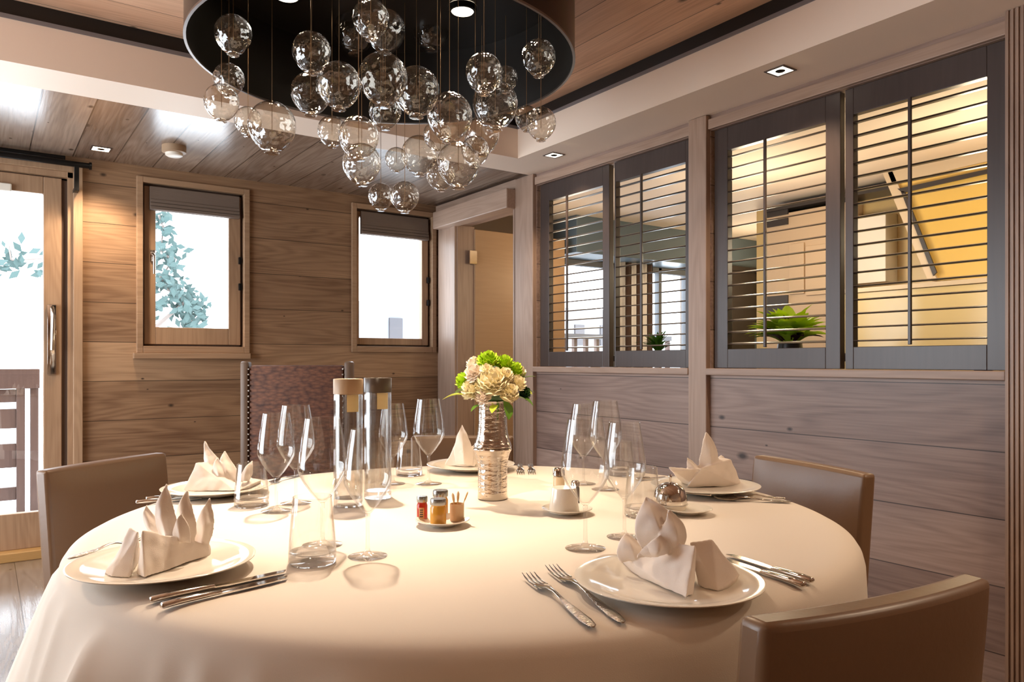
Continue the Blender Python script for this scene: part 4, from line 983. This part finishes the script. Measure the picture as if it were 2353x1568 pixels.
# ---- cloche butter dish
c = small_plate(1580, 1170, .054, 'small white plate under the silver domed cover')
q = onz(1540, 1170, pz)
t = thing('butter_cloche', 'small polished silver dome with knob on a white dish', 'cloche', (q.x, q.y, pz))
obj('dish', lathe([(0, 0), (.034, 0), (.040, .012), (.038, .013), (0, .010)], 40), 'china', t, 45)
obj('dome', lathe([(.0375, .013), (.038, .018), (.037, .030), (.033, .043), (.025, .053), (.013, .0585), (0, .060)], 40), 'steel', t, 60)
obj('knob', lathe([(0, .058), (.003, .059), (.0026, .068), (.0045, .072), (.003, .077), (0, .078)], 16), 'steel', t, 60)
# ---- cutlery
def place(o, a, b, z=TZ + .0006, face=0):
    """lay an object built along +x from a to b"""
    a, b = Vector(a), Vector(b); d = (b - a).xy; o.location = (a.x, a.y, z); o.rotation_euler = (0, 0, math.atan2(d.y, d.x)); return d.length
def fork(a, b, label, group='dinner forks'):
    """a = handle end, b = tine tips"""
    t = thing('dinner_fork', label, 'fork', (0, 0, 0), 0, group); L = place(t, a, b); k = L / .2
    obj('handle', tube([(0, 0, .0025), (.004 * k, 0, .003), (.02 * k, 0, .0035), (.05 * k, 0, .0045), (.075 * k, 0, .006), (.09 * k, 0, .008)], [.002, .006, .0088, .0075, .0048, .0034], 12, flat=[.5, .32, .28, .3, .4, .5]), 'steel_p', t, 60)
    bm = tube([(.088 * k, 0, .008), (.11 * k, 0, .0105), (.128 * k, 0, .010), (.138 * k, 0, .008), (.15 * k, 0, .0055), (.156 * k, 0, .005)], [.0034, .0030, .005, .010, .0122, .0120], 12, flat=[.5, .5, .3, .16, .12, .1])
    for i in range(4):
        y = (i - 1.5) * .0066; tube([(.153 * k, y, .005), (.17 * k, y, .0045), (.187 * k, y, .006), (.2 * k, y, .0095)], [.0022, .0018, .0016, .0006], 6, bm, flat=.7)
    obj('head', bm, 'steel', t, 60)
def knife(a, b, label, group='dinner knives'):
    """a = handle end, b = blade tip"""
    t = thing('dinner_knife', label, 'knife', (0, 0, 0), 0, group); L = place(t, a, b); k = L / .23
    obj('handle', tube([(0, 0, .005), (.002, 0, .005), (.03 * k, 0, .006), (.08 * k, 0, .0055), (.1 * k, 0, .005)], [.0055, .0075, .0075, .0062, .005], 12, flat=.6), 'steel', t, 60)
    bm = prism([(.098 * k, -.0045), (.13 * k, -.0085), (.19 * k, -.0095), (.22 * k, -.006), (.23 * k, .004), (.2 * k, .0055), (.098 * k, .0045)], 2, .003, .0048); obj('blade', bm, 'steel', t)
fork(tz(1364, 1447), tz(1213, 1330), 'dinner fork nearest the viewer, outer one left of the right front plate')
fork(tz(1432, 1437), tz(1266, 1312), 'dinner fork right beside the right front plate')
knife(tz(1848, 1353), onz(1640, 1285, TZ), 'dinner knife nearest the viewer, right of the right front plate')
knife(tz(1866, 1343), onz(1672, 1280, TZ), 'dinner knife tucked behind the nearest one, right of the right front plate')
knife(tz(344, 1388), tz(660, 1318), 'dinner knife between the left front plate and the outermost knife')
knife(tz(370, 1402), tz(664, 1332), 'outermost dinner knife in front of the left front plate')
fork(tz(157, 1289), tz(322, 1247), 'dinner fork peeking out beyond the left front plate')
knife(tz(312, 1160), tz(470, 1148), 'dinner knife behind the left front napkin at the cloth edge')
knife(tz(335, 1152), tz(480, 1139), 'dinner knife lying beyond the other one behind the left front napkin')
fork(tz(1818, 1157), tz(1640, 1151), 'dinner fork in front of the plate nearest the shuttered wall')
fork(tz(1806, 1149), tz(1684, 1146), 'second dinner fork, closer to the plate nearest the shuttered wall')
fork(onz(1195, 1069, TZ), onz(1196, 1084, TZ + .01), 'tiny-looking fork pointing at the viewer just right of the vase')
fork(onz(1219, 1069, TZ), onz(1222, 1084, TZ + .01), 'fork pointing at the viewer, farther from the vase than its neighbour')
knife(tz(1462, 1106), tz(1530, 1100), 'dinner knife left of the plate nearest the shuttered wall')
fork(tz(690, 1094), tz(612, 1116), 'dinner fork to the right of the glazed-door-side plate')
q0, q1 = W(1635, 1157, 1.82), W(1560, 1150, 1.86)
t = thing('butter_knife', 'small butter knife resting across the dish of the silver dome', 'knife', (q0.x, q0.y, TZ + .016)); d = (q1 - q0).xy; t.rotation_euler = (0, 0, math.atan2(d.y, d.x)); t.location.z = TZ + .0165
obj('handle', tube([(0, 0, 0), (.002, 0, 0), (.06, 0, 0)], [.003, .0045, .0035], 10, flat=.5), 'steel', t, 60)
obj('blade', prism([(.058, -.003), (.09, -.006), (.11, 0), (.09, .003), (.058, .003)], 2, -.0006, .0006), 'steel', t)
